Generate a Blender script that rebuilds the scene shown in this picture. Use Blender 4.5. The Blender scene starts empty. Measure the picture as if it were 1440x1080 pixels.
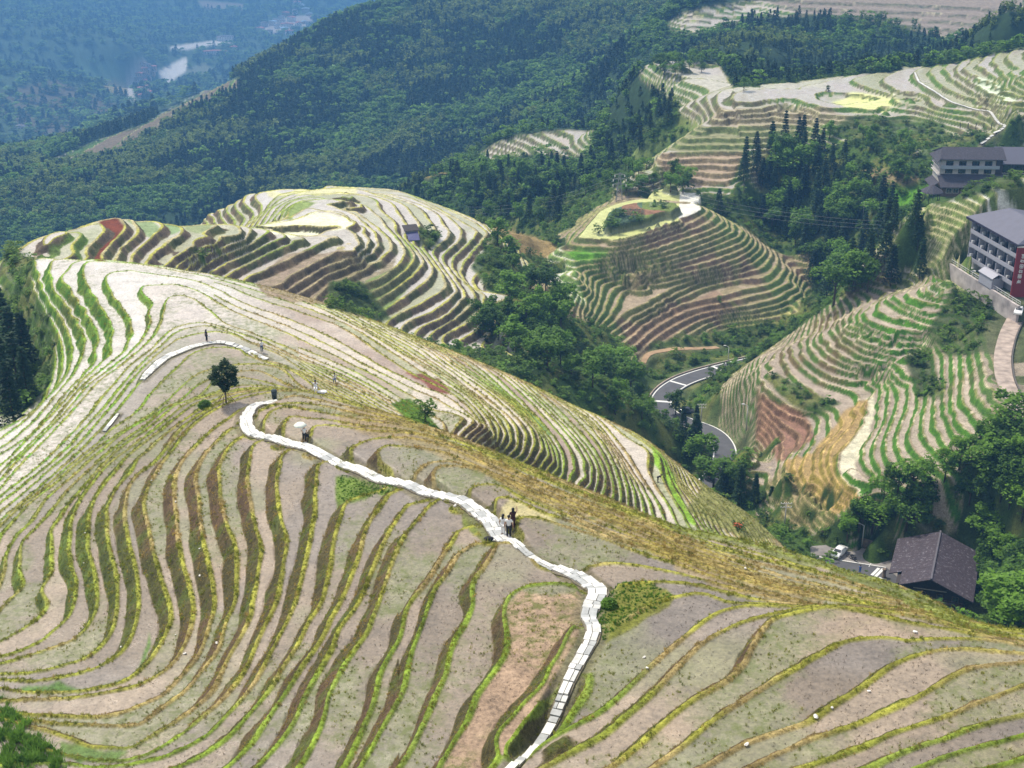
import bpy, bmesh, math, random
import numpy as np
from mathutils import Vector, Matrix
C = bpy.context.scene.collection
# ---------------------------------------------------------------- camera, sky, sun, exposure
cam = bpy.data.cameras.new('camera'); cam.lens = 50; cam.sensor_width = 36; cam.clip_start = .5; cam.clip_end = 20000
camo = bpy.data.objects.new('camera', cam); C.objects.link(camo); camo.location = (0,0,0)
camo.rotation_euler = (math.radians(90-24), 0, 0); bpy.context.scene.camera = camo
SUN_EL, SUN_AZ = math.radians(58), math.radians(-48)       # azimuth measured from +Y towards +X
w = bpy.data.worlds.new('World'); bpy.context.scene.world = w; w.use_nodes = True
nt = w.node_tree; nt.nodes.clear()
sky = nt.nodes.new('ShaderNodeTexSky'); sky.sky_type = 'NISHITA'; sky.sun_disc = False
sky.sun_elevation = SUN_EL; sky.sun_rotation = SUN_AZ; sky.air_density = 1.2; sky.dust_density = 3.0; sky.ozone_density = 1.5
bg = nt.nodes.new('ShaderNodeBackground'); bg.inputs[1].default_value = .1
# a thin, bright veil of cloud
tc = nt.nodes.new('ShaderNodeTexCoord'); cn = nt.nodes.new('ShaderNodeTexNoise'); cn.inputs['Scale'].default_value = 2.2; cn.inputs['Detail'].default_value = 5
rp = nt.nodes.new('ShaderNodeValToRGB'); rp.color_ramp.elements[0].position = .38; rp.color_ramp.elements[1].position = .62
rp.color_ramp.elements[0].color = (.35,.35,.35,1); rp.color_ramp.elements[1].color = (.8,.8,.8,1)
mxs = nt.nodes.new('ShaderNodeMix'); mxs.data_type = 'RGBA'; mxs.inputs[7].default_value = (7.6,7.7,7.9,1)
ow = nt.nodes.new('ShaderNodeOutputWorld')
nt.links.new(tc.outputs['Generated'], cn.inputs['Vector']); nt.links.new(cn.outputs['Fac'], rp.inputs[0])
nt.links.new(rp.outputs[0], mxs.inputs[0]); nt.links.new(sky.outputs[0], mxs.inputs[6]); nt.links.new(mxs.outputs[2], bg.inputs[0]); nt.links.new(bg.outputs[0], ow.inputs[0])
sl = bpy.data.lights.new('sun', 'SUN'); sl.energy = 3.1; sl.angle = math.radians(6); sl.color = (1,.93,.79)
so = bpy.data.objects.new('sun', sl); C.objects.link(so); so.location = (-60,80,60)
_sd = Vector((math.sin(SUN_AZ)*math.cos(SUN_EL), math.cos(SUN_AZ)*math.cos(SUN_EL), math.sin(SUN_EL)))
so.rotation_euler = (-_sd).to_track_quat('-Z', 'Y').to_euler()
vs = bpy.context.scene.view_settings; vs.view_transform = 'Standard'; vs.look = 'None'; vs.gamma = 1; vs.exposure = .5
COLF = 3
# ---------------------------------------------------------------- terrain data
# Field edges ("bunds") follow constant heights. Each polyline is given as it is seen from the
# view point (origin, scale, points) together with its height, which fixes it in space.
F = 2000.0; PITCH = math.radians(24.0)
SP, CP = math.sin(PITCH), math.cos(PITCH)
def raydir(u, v):
    a = (np.asarray(u, float)-720)/F; b = (540-np.asarray(v, float))/F
    return a, CP+b*SP, -SP+b*CP
CR = {'P':(0,0,1),'R1':(0,840,4.5),'R2':(240,840,4.5),'R3':(0,620,4.5),'R4':(240,620,4.5),'R5':(460,660,4.5),
 'R6':(0,400,4.5),'T':(270,450,6),'M2':(480,500,3),'C5':(480,720,3),'C6':(960,720,3),'A':(20,290,5.143),
 'B':(260,250,6),'Cc':(460,250,4.5),'D':(760,270,3.6),'E':(980,380,4.5),'Ff':(1060,500,3.789),'G':(860,60,4.8),
 'H':(1140,60,4.8),'Q7':(890,480,3.858)}
def pts(s):
    out = []; o = (0,0,1)
    for tok in s.split():
        if tok in CR: o = CR[tok]; continue
        x, y = tok.split(','); out.append((o[0]+float(x)/o[2], o[1]+float(y)/o[2]))
    return out
def zn(n):                      # near hill: level number -> height
    n = np.asarray(n, float)
    return np.where(n >= -31, -49+n, -80+(n+31)*1.6)
def nz(z):
    z = np.asarray(z, float)
    return np.where(z >= -80, z+49, -31+(z+80)/1.6)
NEAR = [
 # west side of the path ridge (with the ends that cross the path)
 (1, "P 822,883 808,892 777,950 745,1003 720,1040 687,1080"),
 (0, "P 820,827 787,818 738,824 716,836 707,860 710,907 687,950 667,980 653,1013 613,1080"),
 (-1,"P 778,800 760,784 742,769 720,761 700,762 691,769 671,802 660,824 660,849 651,873 630,920 607,980 590,1020 557,1080"),
 (-2,"P 687,765 675,763 662,766 640,780 624,804 611,824 602,849 593,873 573,927 557,980 530,1030 503,1080"),
 (-3,"P 671,751 660,744 649,747 636,760 620,780 598,813 571,855 558,900 531,947 518,995 502,1033 480,1078"),
 (-4,"P 649,720 644,707 631,700 616,702 598,716 578,740 556,771 527,851 515,884 480,935 462,973 449,1018 418,1075"),
 (-5,"P 595,704 583,706 571,710 553,735 531,773 502,844 473,884 462,913 447,940 429,973 413,1013 391,1044 360,1078"),
 (-6,"P 552,690 544,694 538,702 527,720 513,744 502,775 476,844 462,869 447,900 424,933 400,973 373,1013 347,1051 318,1079"),
 (-7,"P 544,684 533,689 507,698 491,704 480,720 473,744 464,776 447,844 433,871 418,900 396,936 373,973 340,1013 313,1040 280,1064 253,1078"),
 (-8,"P 484,660 471,650 456,649 447,660 442,687 441,716 436,744 429,776 409,851 402,869 389,896 373,927 356,958 336,984 313,1011 289,1033 244,1058 200,1071 144,1078 100,1073"),
 (-9,"P 442,644 431,633 416,629 404,636 391,660 387,687 393,727 399,753 398,776 384,844 373,871 360,900 349,929 333,956 313,982 289,1004 256,1031 211,1058 167,1069 120,1065 60,1050"),
 (-10,"P 400,631 391,622 373,619 360,626 351,651 347,678 351,709 358,744 364,776 351,847 349,864 338,891 324,918 300,967 267,1000 233,1022 200,1042 184,1051 133,1049 100,1038 56,1024 0,1010"),
 (-11,"P 362,613 350,608 338,611 324,626 313,642 307,658 307,687 311,716 322,749 329,776 327,844 316,873 304,913 289,936 267,964 233,991 211,1007 187,1020 133,1018 78,1016 20,1008"),
 (-12,"P 337,598 323,601 306,617 292,632 280,650 273,676 277,702 280,731 287,775 298,849 293,873 284,904 273,927 251,955 227,978 200,989 167,1000 122,1006 60,1005 0,1002"),
 (-13,"P 328,580 304,597 280,618 262,640 250,658 244,676 243,702 247,731 251,775 267,844 267,869 261,895 251,918 233,940 211,953 189,963 156,970 100,980 22,985"),
 (-14,"P 315,568 290,582 262,605 244,627 227,649 216,669 207,687 200,709 204,727 209,753 213,776 236,858 233,884 222,907 211,924 193,942 173,956 133,967 78,973 22,971 0,966"),
 (-15,"P 250,607 232,630 211,653 195,664 182,682 176,702 173,727 178,753 182,776 189,809 192,845 187,884 176,909 156,927 122,942 78,951 44,956 0,953"),
 (-16,"P 276,579 244,602 222,619 207,634 193,644 178,667 164,684 156,698 148,716 148,744 153,776 160,809 163,844 160,873 149,900 124,922 89,933 56,941 22,944 0,945"),
 (-17,"P 262,576 229,602 200,624 178,642 158,664 144,682 131,702 122,724 120,744 122,776 131,809 134,844 131,862 120,884 98,902 67,913 33,924 0,932"),
 (-18,"P 252,574 220,600 189,624 164,642 140,664 122,687 107,709 98,730 93,776 98,800 104,816 102,847 96,867 80,884 60,900 33,913 0,922"),
 (-19,"P 243,572 210,599 178,622 156,640 133,664 116,684 96,707 82,727 71,744 69,776 67,809 58,827 66,850 56,867 33,884 0,903"),
 (-20,"P 302,537 280,556 265,563 235,572 205,597 175,617 150,636 133,651 104,678 84,700 62,727 44,747 29,764 24,798 29,824 13,842 0,856"),
 (-21,"P 198,593 170,610 145,630 115,655 84,683 60,706 42,732 22,753 7,780 4,800 0,815"),
 (-24,"P 365,505 350,492 328,483 298,480 270,488 235,503 210,524 185,550 165,575 145,598 124,620 107,638 78,664 44,693 0,731"),
 (-22,"P 427,543 412,529 395,517 370,512 332,512 287,522 270,532 240,557 215,578 186,598 160,613 131,633 100,658 72,681 40,708 0,752"),
 (-23,"P 357,502 342,492 320,487 292,489 270,498 245,520 220,545 190,578 152,606"),
 # nose and north edge of the near hill, falling to the far-left gorge
 (-25,"P 550,590 520,570 480,548 430,522 387,495 353,482 328,470 303,466 270,470 245,478 230,490 205,512 178,543 160,566 135,595 107,626 60,668 30,695 0,719"),
 (-26,"P 350,480 325,467 295,458 270,460 245,468 222,488 190,519 155,560 120,599 90,632 45,670 0,707"),
 (-27,"P 590,590 560,575 500,540 430,508 370,480 320,462 295,454 270,454 240,464 215,487 180,517 148,553 105,603 75,633 38,666 0,696"),
 (-28,"P 600,590 560,566 500,530 420,495 360,470 318,454 300,440 278,424 258,416 236,420 227,444 218,469 200,487 178,507 156,524 133,541 111,565 89,590 56,623 40,639 22,658 0,686"),
 (-29,"P 610,575 560,545 480,503 400,466 330,437 285,413 250,400 222,400 203,402 200,412 213,429 211,451 200,475 178,499 156,517 128,538 105,562 80,590 50,620 20,650 0,674"),
 (-30,"P 600,545 540,515 470,475 400,446 340,424 290,399 240,388 180,382 152,384 147,397 167,425 182,450 184,472 175,492 150,514 122,537 98,562 70,595 35,630 0,664"),
 (-31,"P 667,627 680,613 683,597 667,573 640,550 607,530 560,500 500,462 440,436 390,418 330,399 260,382 200,373 160,369 125,368 115,378 117,392 140,430 155,460 154,487 143,508 115,535 85,568 50,605 20,636 0,652"),
 (-32,"P 683,637 697,623 703,603 693,587 667,560 627,530 580,500 530,470 480,443 | P 93,380 97,405 110,430 128,455 138,480 134,504 112,532 75,572 40,612 0,640"),
 (-33,"P 70,378 74,408 98,435 115,465 117,492 104,522 70,565 35,602 0,628"),
 (-34,"P 50,380 57,408 80,440 94,468 100,498 90,530 62,563 30,595 0,617"),
 (-35.5,"P 28,385 44,415 62,450 78,480 82,510 74,545 52,575 24,592 0,603"),
 (-38,"P 10,395 25,420 42,455 55,490 60,520 50,548 25,570 0,583"),
 # small spur east of the ridge
 (-33,"P 700,640 713,630 720,613 713,590 690,570 650,540 625,520 603,505"),
 (-34,"P 720,650 733,640 740,623 737,600 710,570 670,540 640,520 610,497"),
 (-35,"P 740,660 753,650 763,633 760,613 743,590 700,553 670,530 640,510"),
 (-36,"P 767,667 780,647 773,623 753,597 717,560 690,538 660,513"),
 (-37,"P 783,677 792,660 790,633 775,608 740,570 710,540"),
 (-38,"P 813,688 824,670 823,650 808,622 780,590 750,560 715,530"),
 (-39,"P 835,697 842,672 838,648 820,620 790,588 750,550"),
 (-40,"P 863,708 863,680 850,638 823,602 790,570 755,545"),
 (-41,"P 885,715 882,680 867,643 840,605 810,578 780,558"),
 (-42,"P 908,722 903,700 887,667 860,625 830,590 800,568"),
 (-43,"P 940,737 930,715 913,687 880,635 850,598 830,580"),
 (-44.5,"P 986,746 957,700 942,672 934,646 915,625 890,607"),
 (-46.5,"P 1010,750 990,715 965,690 950,665"),
 (-49,"P 1050,758 1035,735 1012,708 990,690"),
 (-53,"P 1090,765 1080,750 1060,728"),
 # east side of the path ridge
 (-2,"P 728,757 725,740 730,729 740,727 763,730 793,740 827,750 863,763 913,780 960,794 1010,812 1080,832 1150,848 1210,852 1293,862 1350,880 1440,901"),
 (-3,"P 693,722 693,710 700,700 715,700 733,706 763,720 797,731 823,742 863,758 913,773 960,788 1020,808 1100,830 1200,848 1293,860"),
 (-4,"P 660,697 664,687 680,682 707,684 733,699 767,713 800,725 863,753 960,784 1020,803"),
 (-5,"P 613,692 606,676 607,660 623,653 653,655 677,660 707,676 733,692 780,715 860,748 960,780 1020,799 1100,823 1200,844"),
 (-7,"P 547,662 532,648 530,635 540,628 580,627 620,632 653,646 690,662 740,683 800,710 880,742 960,773 1020,793 1100,817 1200,838 1320,863"),
 (-8,"P 500,652 492,640 493,630 507,622 530,616 580,616 630,627 680,649 740,676 820,712 960,768"),
 (-9,"P 430,620 437,604 447,597 480,598 530,605 590,611 650,630 700,652 800,697 880,731 960,763 1020,783 1100,808 1200,832 1320,858 1440,896"),
 (-10,"P 392,614 397,597 405,587 430,587 470,590 508,597 560,603 620,617 680,640 780,686 900,731 960,757 1050,788"),
 (-11,"P 365,602 372,588 382,577 397,572 420,573 460,580 508,588 570,598 640,619 700,645 800,689 900,728 960,753 1050,781 1150,806 1250,835 1340,863"),
 (-13,"P 388,561 420,556 460,565 508,576 560,590 620,609 700,641 800,685 900,725 1000,757 1100,786 1200,817 1300,849 1393,890"),
 (-15,"P 412,548 450,552 500,567 560,584 600,598 650,616 700,636 800,679 900,722 960,743 1043,758 1110,774 1193,801 1277,828 1337,858 1393,888"),
 # fields rising to the right foreground
 (1,"P 1147,851 1080,848 1027,847 993,835 960,838 913,853 873,880 852,920 832,960 803,1000 790,1020 750,1062"),
 (2,"P 1440,904 1393,892 1343,879 1293,863 1210,855 1147,852 1093,851 1043,853 1003,866 960,897 913,937 880,967 840,1000 800,1022 763,1045 730,1070"),
 (3,"P 1100,860 1075,865 1037,877 993,900 960,927 900,985 850,1025 790,1063 760,1080"),
 (4,"P 1160,853 1110,863 1083,873 1060,900 1040,933 1010,960 960,990 900,1040 850,1080"),
 (5,"P 1440,908 1393,899 1327,898 1277,900 1243,896 1193,901 1147,920 1107,940 1070,963 1027,993 980,1027 950,1050 910,1080"),
 (6,"P 1440,918 1360,912 1313,914 1270,927 1227,953 1187,980 1143,1010 1110,1023 1053,1043 980,1078"),
 (7,"P 1440,930 1377,938 1327,960 1277,987 1227,1010 1160,1033 1093,1060 1050,1078"),
 (8,"P 1440,963 1393,980 1360,993 1310,1013 1253,1033 1193,1057 1130,1077"),
 (9,"P 1440,1003 1377,1017 1327,1037 1277,1053 1220,1077"),
 (10,"P 1440,1030 1360,1053 1293,1077"),
 (11,"P 1440,1063 1393,1077"),
]
def z2(m): return -108-1.4*m
H2 = [ # the two-humped hill behind
 (0,"Cc 0,320 60,310 130,318 185,370 205,430 180,460 B 1380,560 1250,640 1100,720 900,830 840,885"),
 (1,"Cc 0,210 80,215 150,260 240,340 270,400 250,450 200,490 100,530 0,560 B 1000,870 860,960"),
 (2,"Cc 0,170 100,200 200,250 290,330 325,400 300,460 240,500 100,580 0,620 B 1100,900 940,1000"),
 (3,"Cc 60,150 180,210 290,290 380,370 410,420 380,480 300,545 180,610 80,670 0,700 B 1100,1030"),
 (4,"Cc 0,130 150,150 280,200 400,330 490,440 480,520 420,580 330,640 240,670 100,750 0,800"),
 (6,"Cc 510,400 590,490 600,560 520,640 440,700 340,770 250,840"),
 (7,"Cc 550,410 630,500 675,590 620,670 530,730 430,800 330,860"),
 (9,"Cc 0,100 100,105 380,110 560,160 690,220 740,300 780,360 690,450 680,480 740,580 800,660 825,720 740,800 640,860 540,900"),
 (10,"Cc 0,92 300,98 520,125 700,205 800,270 860,350 830,410 760,470 740,520 790,600 850,690 870,740 780,860 680,910"),
 (11,"Cc 0,80 300,82 500,100 700,190 880,290 950,350 900,420 810,500 800,560 870,650 930,720 940,780 830,880 720,950"),
 (12,"Cc 0,52 300,66 450,82 600,132 800,212 940,282 1015,350 1000,380 950,440 870,540 850,600 900,680 1000,750 960,850 860,940 760,990"),
 (0,"B 1200,430 1100,485 1000,490 850,485 780,470 700,430 600,405 760,385 900,360 1080,290 1200,285 1320,310 1440,380"),
 (2,"B 820,350 900,240 1000,200 1200,180 1400,200"),
 (4,"B 760,380 800,290 900,200 1100,160 1400,155"),
 (6,"B 640,395 720,270 800,210 950,150 1200,130 1440,135"),
 (5,"B 690,390 760,280 850,205 980,165"),
 (8,"B 560,400 640,300 740,180 800,140 1000,110 1440,112"),
 (9,"B 520,400 630,300 640,270 610,200 590,150 640,125 800,100 1000,95"),
 (10,"B 500,410 570,320 560,280 500,220 500,170 560,135"),
 (11,"B 460,410 490,350 470,310 420,250 430,205"),
 (12,"B 400,410 400,350 350,280 360,235"),
 (13,"B 350,405 310,350 290,290 300,265"),
 (14.5,"B 220,400 195,350 190,320"),
 (-1,"B 480,890 560,830 750,760 900,680 1100,580 1250,512 1300,512"),
 (-2,"B 300,900 360,830 520,740 700,650 850,580 920,540 1000,530"),
 (-3,"B 190,890 230,810 400,710 560,640 750,540 850,505"),
 (-4,"B 80,870 120,790 250,690 450,610 560,560 650,500"),
 (-5,"B -40,850 0,790 60,735 250,625 440,550 500,530"),
 (-6,"B -120,830 -60,750 0,705 180,610 300,530 310,500"),
 (-7,"A 1060,490 1100,430 1250,310 1380,200 1420,170"),
 (-8,"A 940,460 1000,350 1150,240 1220,190 1180,140"),
 (-9,"A 850,440 880,340 1000,230 1060,180 1020,110"),
 (-10,"A 740,400 780,300 880,220 900,150 830,95"),
 (-11,"A 650,390 670,320 740,240 805,165 770,90"),
 (-12,"A 525,385 540,300 620,220 640,150 560,130"),
 (-13,"A 420,360 430,280 490,210 440,185 400,190"),
 (-14,"A 120,370 200,310 330,220 390,195"),
]
def zk(k): return -131.2-1.8*k
KN = [ # the round knoll
 (-0.2,"D 330,150 340,190 430,200 560,165 680,120 715,80 690,60 560,52 420,70 340,110 330,150"),
 (1,"D 195,232 340,237 500,202 640,152 760,117 815,85 780,60 700,48 500,38 330,85 260,150 195,232"),
 (2,"D 100,285 200,292 360,295 500,265 640,220 780,170 860,120 850,85"),
 (3,"D 60,640 150,550 185,450 165,355 220,345 300,340 450,320 600,285 760,230 890,180 930,145"),
 (4,"D 200,540 215,450 225,390 290,380 380,364 560,332 760,276 930,210 960,170"),
 (5,"D 235,580 255,480 275,425 340,408 480,400 700,338 900,270 1010,225 1025,195"),
 (6,"D 250,630 290,540 310,460 380,440 460,425 640,390 860,330 1020,275 1060,230"),
 (7,"D 330,600 370,500 440,470 650,430 900,370 1050,310 1095,260"),
 (8,"D 385,620 430,560 520,530 640,480 800,430 1000,380 1120,310 1130,280"),
 (9,"D 400,690 500,620 620,560 760,480 940,430 1130,380 1170,300"),
 (10,"D 400,760 520,660 650,580 800,530 1000,480 1150,450 1220,390 1215,340"),
 (11,"D 460,800 600,680 760,600 930,560 1100,520 1220,480 1275,400 1250,365"),
 (12,"D 500,830 650,720 800,640 920,610 1100,580 1240,540 1310,480 1310,410"),
 (13,"D 520,880 680,800 760,720 900,650 1100,620 1260,580 1340,520 1350,450"),
]
def zr(q): return -114-1.1*q
HR = [ # the terraced hill on the right
 (1,"E 1400,100 1330,140 1350,170 1440,205 P 1330,430 1370,445 1395,510 Ff 1280,90 1330,230 1400,310 1440,340"),
 (2,"E 1340,110 1250,170 1300,210 1440,262 P 1325,442 1365,460 1382,535 Ff 1220,170 1260,260 1320,320"),
 (3,"E 1280,130 1210,170 1280,240 1440,300 P 1355,470 1368,520 Ff 1170,120 1190,250 1280,360"),
 (4,"E 1220,150 1160,190 1150,240 1230,300 1440,350 P 1345,480 Ff 1110,50 1110,230 1160,310 1250,430"),
 (5,"E 1130,200 1060,270 1080,310 1250,370 1440,395 P 1335,489 Ff 1060,60 1060,290 1100,370 1190,440 1240,480"),
 (6,"E 1060,220 1020,290 1060,350 1200,410 1440,430 P 1325,495 Ff 1010,110 1020,280 1060,400 1120,470 1200,530"),
 (7,"E 1010,240 980,280 990,330 1050,400 1220,460 1440,462 P 1312,500 Ff 970,180 960,380 1000,440 1060,530"),
 (8,"E 980,260 930,310 930,370 1010,400 1150,462 1250,480 P 1295,505 Ff 930,170 900,330 910,430 960,500 1020,555"),
 (9,"E 930,280 900,310 900,360 950,440 1100,515 1200,540 P 1280,530 Ff 880,210 870,300 830,400 840,480 920,570 1010,635"),
 (10,"E 890,310 860,350 870,400 940,480 1040,540 1150,572 P 1262,533 Ff 820,150 820,260 770,400 770,500 820,580 880,610"),
 (11,"E 830,330 790,390 800,440 900,530 1040,594 1140,612 Ff 770,190 740,340 700,450 710,540 780,620 880,680"),
 (12,"E 790,360 760,410 780,480 850,550 960,600 1080,630 1160,655 Ff 720,170 700,330 640,470 640,550 700,640 800,700"),
 (13,"E 740,390 710,430 720,500 780,570 900,630 1040,660 1180,690 Ff 680,190 655,380 590,470 590,570 650,640 700,670"),
 (14,"E 700,410 670,480 680,550 800,650 960,700 1060,715 1120,750 Ff 632,205 600,240 560,380 455,520 455,620 500,690 610,745"),
 (15,"E 620,450 590,490 600,540 650,600 780,700 900,740 1000,790 P 1205,585 Ff 430,470 400,560 430,650 520,760 570,790"),
 (16,"E 590,470 550,530 560,590 600,660 690,740 780,800 850,860 Ff 470,370 390,470 365,560 400,680 500,790"),
 (17,"E 530,500 480,560 480,620 500,700 600,800 700,860 820,900 Ff 400,430 340,490 330,560 350,650 480,800"),
 (18,"E 440,550 400,600 390,680 480,780 620,880 770,935 Ff 280,530 260,600 300,720 440,850"),
 (19,"E 400,560 375,620 370,720 440,820 560,900 720,1000 Ff 220,550 230,650 380,840"),
 (20,"E 370,560 350,640 365,760 480,920 650,1060 Ff 175,560 190,650 330,800 430,900"),
 (22,"E 280,700 320,820 420,960 500,1060 Ff 80,640 100,720 200,830 290,900"),
]
UR = [ # (z, line) the upper right plateau, the slope under it, and the strip behind the hotel
 (-117,"G 780,428 960,435 1100,408 1180,400 1300,430 1440,470 H 100,470 300,480 500,470"),
 (-118.5,"G 700,425 720,478 850,482 1050,468 1200,460 1440,512"),
 (-120,"G 660,430 690,492 780,512 1000,510 1150,482 1300,502 1440,552"),
 (-121.7,"G 600,560 700,560 1000,570 1130,555 1300,570 1440,595"),
 (-124,"G 500,640 700,640 950,640"), (-127,"G 340,750 600,740 880,740"), (-130,"G 200,860 500,840 820,850"), (-133,"G 510,965 660,960 780,965"),
 (-116,"H 500,460 360,445 240,425 110,405 0,385 G 1300,360 1220,330 1180,380 1000,350 P 1060,137 1068,132 1090,128"),
 (-115,"H 240,270 430,325 560,360 700,400"),
 (-113.8,"H 440,270 560,330 740,400 820,430"),
 (-112.9,"H 560,240 640,290 800,350 900,430"),
 (-112,"H 700,220 760,290 870,350 1000,410 1200,450 1330,540"),
 (-110.5,"H 820,200 900,280 1050,360 1200,400 1350,490"),
 (-109,"H 950,210 1050,290 1200,370 1370,480"),
 (-107.7,"H 1080,240 1150,300 1300,380 1400,480"),
 (-106.5,"H 1040,170 1120,240 1260,270 1380,340 1440,360"),
 (-105.3,"H 1140,140 1220,210 1330,280 1440,330"),
 (-104,"H 1230,140 1300,220 1440,290"), (-102.8,"H 1330,130 1440,240"),
 (-117.6,"H 900,560 700,500"), (-114.5,"H 1330,590 1440,620"), (-118.5,"H 850,700 1150,710 1440,720"),
 (-100.5,"P 1290,292 1330,283 1380,273 1440,263"),
 (-103.5,"P 1283,300 1320,308 1367,325 1420,345"), (-105.8,"P 1282,315 1330,330 1372,352"), (-108,"P 1285,335 1320,342 1362,366"),
 (-110.5,"P 1335,395 1345,380 1352,366"),
]
# spots (u, v, distance) on visible ground elsewhere
SPOT = """
700,322,425 742,335,425 785,348,427 770,350,430 760,360,424 790,385,415 800,420,400
690,360,385 700,400,370 690,440,352 720,445,352 760,420,362 790,460,358 800,500,352 840,520,350 860,560,345 900,560,352
850,470,372 880,500,378 900,530,380 905,560,368 930,530,390 980,498,404 1060,485,413 1110,455,425 1130,420,432
880,305,433 900,300,436 930,291,443 860,312,430 840,322,431 913,560,374 955,535,383 1020,518,393 1076,504,400 940,577,366 962,592,357 1000,607,344 1022,635,333 1005,668,324
1080,640,312 1060,660,307 1070,700,293 1090,720,287 1100,745,280
1126,745,277 1160,756,273 1215,762,272 1180,777,270 1150,775,270 1240,800,264 1260,770,256 1230,812,264 1290,860,254
1300,700,260 1250,720,262 1380,640,265 1420,700,250 1400,800,253 1350,760,260 1440,640,262 1430,850,236
1438,425,325 1425,445,318 1412,470,307 1405,500,295 1408,530,282 1420,560,273 1440,585,266
1380,430,325 1350,400,331 1395,392,327 1420,400,322 1440,400,322
1145,430,445 1150,400,452 1100,350,470 1060,310,480 1160,330,460 1220,300,455 1180,390,440 1240,370,425 1290,370,405 1290,420,372
1040,270,474 1100,230,492 1200,215,478 1300,265,440 1240,260,450 1280,230,458 1360,290,425 1440,290,420 1300,205,475 1380,200,465
960,270,474 940,260,484 900,255,492 860,250,505 900,225,540 960,200,530 850,270,490 800,290,500 750,300,510 800,310,480 700,300,540 780,330,455
680,270,600 620,265,640 590,255,660 640,240,690 700,235,680 760,235,650 830,240,600 880,200,620 920,170,600 950,160,570
665,217,700 690,203,695 720,194,690 760,187,685 800,182,680 832,183,672 680,218,690 750,215,668 830,215,640 
960,95,640 905,95,640 930,105,620 1000,95,640 930,85,650 990,85,655 940,128,590 1000,130,560 1010,115,600 960,150,555
900,120,760 850,140,900 870,170,800
1060,125,590 1130,115,590 1200,104,600 1280,98,590 1360,90,565 1440,76,560
1060,100,640 1200,90,660 1350,75,640 1440,60,620
500,250,1000 300,270,980 150,270,980 50,260,1000 600,220,1030 400,200,1100 250,220,1090 500,150,1180 650,150,1120 750,150,1040 800,100,1120 700,60,1260 600,60,1300 500,60,1320 450,110,1240 350,140,1230 850,50,1150 800,5,1280 650,5,1400 560,5,1430 920,60,1000 900,10,1180
480,30,1440 420,60,1400 350,100,1350 300,135,1300 225,190,1200 210,215,1150 100,235,1150 30,245,1100
960,45,890 1000,30,900 1050,20,905 1100,10,902 1000,5,912 1200,10,895 1300,10,890 1400,10,885 1440,20,865 940,30,910 1100,50,855 1200,60,835 1300,45,850 1400,50,830 1000,70,800 1100,80,760
10,250,1900 60,225,1750 120,205,1650 200,175,1650 300,125,1850 180,160,1800 250,150,1800
30,240,1980 90,205,2100 160,175,2250 210,150,2500 260,125,2800 320,105,3000 150,195,1950 240,165,2150
235,100,3300 200,130,3000 290,75,3500 320,65,3600 400,40,3900 430,15,4200 260,90,3400 185,110,3200 380,80,3500 350,85,3400
180,80,3200 120,120,2800 60,160,2400 20,200,2100 100,60,3200 40,100,2700 10,40,3200 200,30,3900 100,10,3900 300,40,4000 250,10,4300 350,10,4400 150,130,2850 0,150,2400 480,10,4600
"""
# hidden ground (u, distance, height): valleys behind the crests, ground behind and beside the view
HID = """
100,330,-125 0,300,-120 200,330,-128 300,420,-150 400,430,-150 500,470,-158 600,450,-160 -200,330,-150 -300,250,-120 -200,180,-88
100,500,-190 300,560,-210 500,620,-225 600,560,-215 0,450,-180 200,750,-270 500,800,-270 50,750,-270 -300,700,-270 650,480,-180
150,258,-98 250,258,-97 330,262,-102 420,262,-104 500,270,-110 560,270,-112 620,262,-112 680,280,-118 750,280,-122 830,285,-128 900,290,-136 980,300,-146 1060,270,-136 1120,255,-134
700,148,-80 800,142,-80 900,138,-80 1000,134,-80 1100,128,-80 1200,122,-80 1300,116,-80 1400,112,-80
900,160,-92 1000,155,-92 1100,150,-93 1200,145,-95 1300,140,-95 1400,140,-97 1100,180,-107 1200,170,-108 1300,170,-112 1400,165,-112 1100,216,-126 1200,192,-122 1300,200,-132 1400,190,-126 1200,215,-134 1500,200,-130 1600,140,-100
1500,35,-31 1700,80,-52 720,35,-35 500,38,-39 300,42,-44 1000,35,-33 1300,35,-31 -300,120,-82 -500,60,-58 200,20,-24 720,18,-22 1300,18,-21 -300,25,-30 1700,25,-23
720,9,-14 0,9,-15 1440,9,-14
880,520,-165 820,560,-175 700,760,-215 780,760,-200 900,700,-180 600,800,-240
1100,660,-160 1250,650,-150 1400,620,-145 1500,560,-112 1550,480,-108 1550,380,-108 1550,330,-110 1550,290,-110 1600,250,-118 1600,700,-140 1700,400,-105
1100,760,-160 700,1700,-300 300,1600,-420 900,1500,-260 1200,1300,-200 1500,1200,-180 1700,900,-150
400,2000,-560 500,3000,-700 600,4500,-760 800,3000,-500 1100,3000,-400 1500,3000,-350 1000,5000,-500 1500,5000,-450 500,5200,-560 0,5200,-480 -300,4500,-420 -300,3000,-480 -200,2200,-480 -400,1500,-400 -300,1100,-300 1800,1500,-200 1900,4000,-350 720,5300,-560
350,500,-170 420,520,-180 1000,240,-136 1000,258,-148 985,262,-150 1012,263,-149 960,260,-149 960,285,-156 1030,260,-146 900,260,-140 1030,252,-141 980,455,-137.5 1010,455,-138.5 1045,453,-142 940,458,-137
"""
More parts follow.
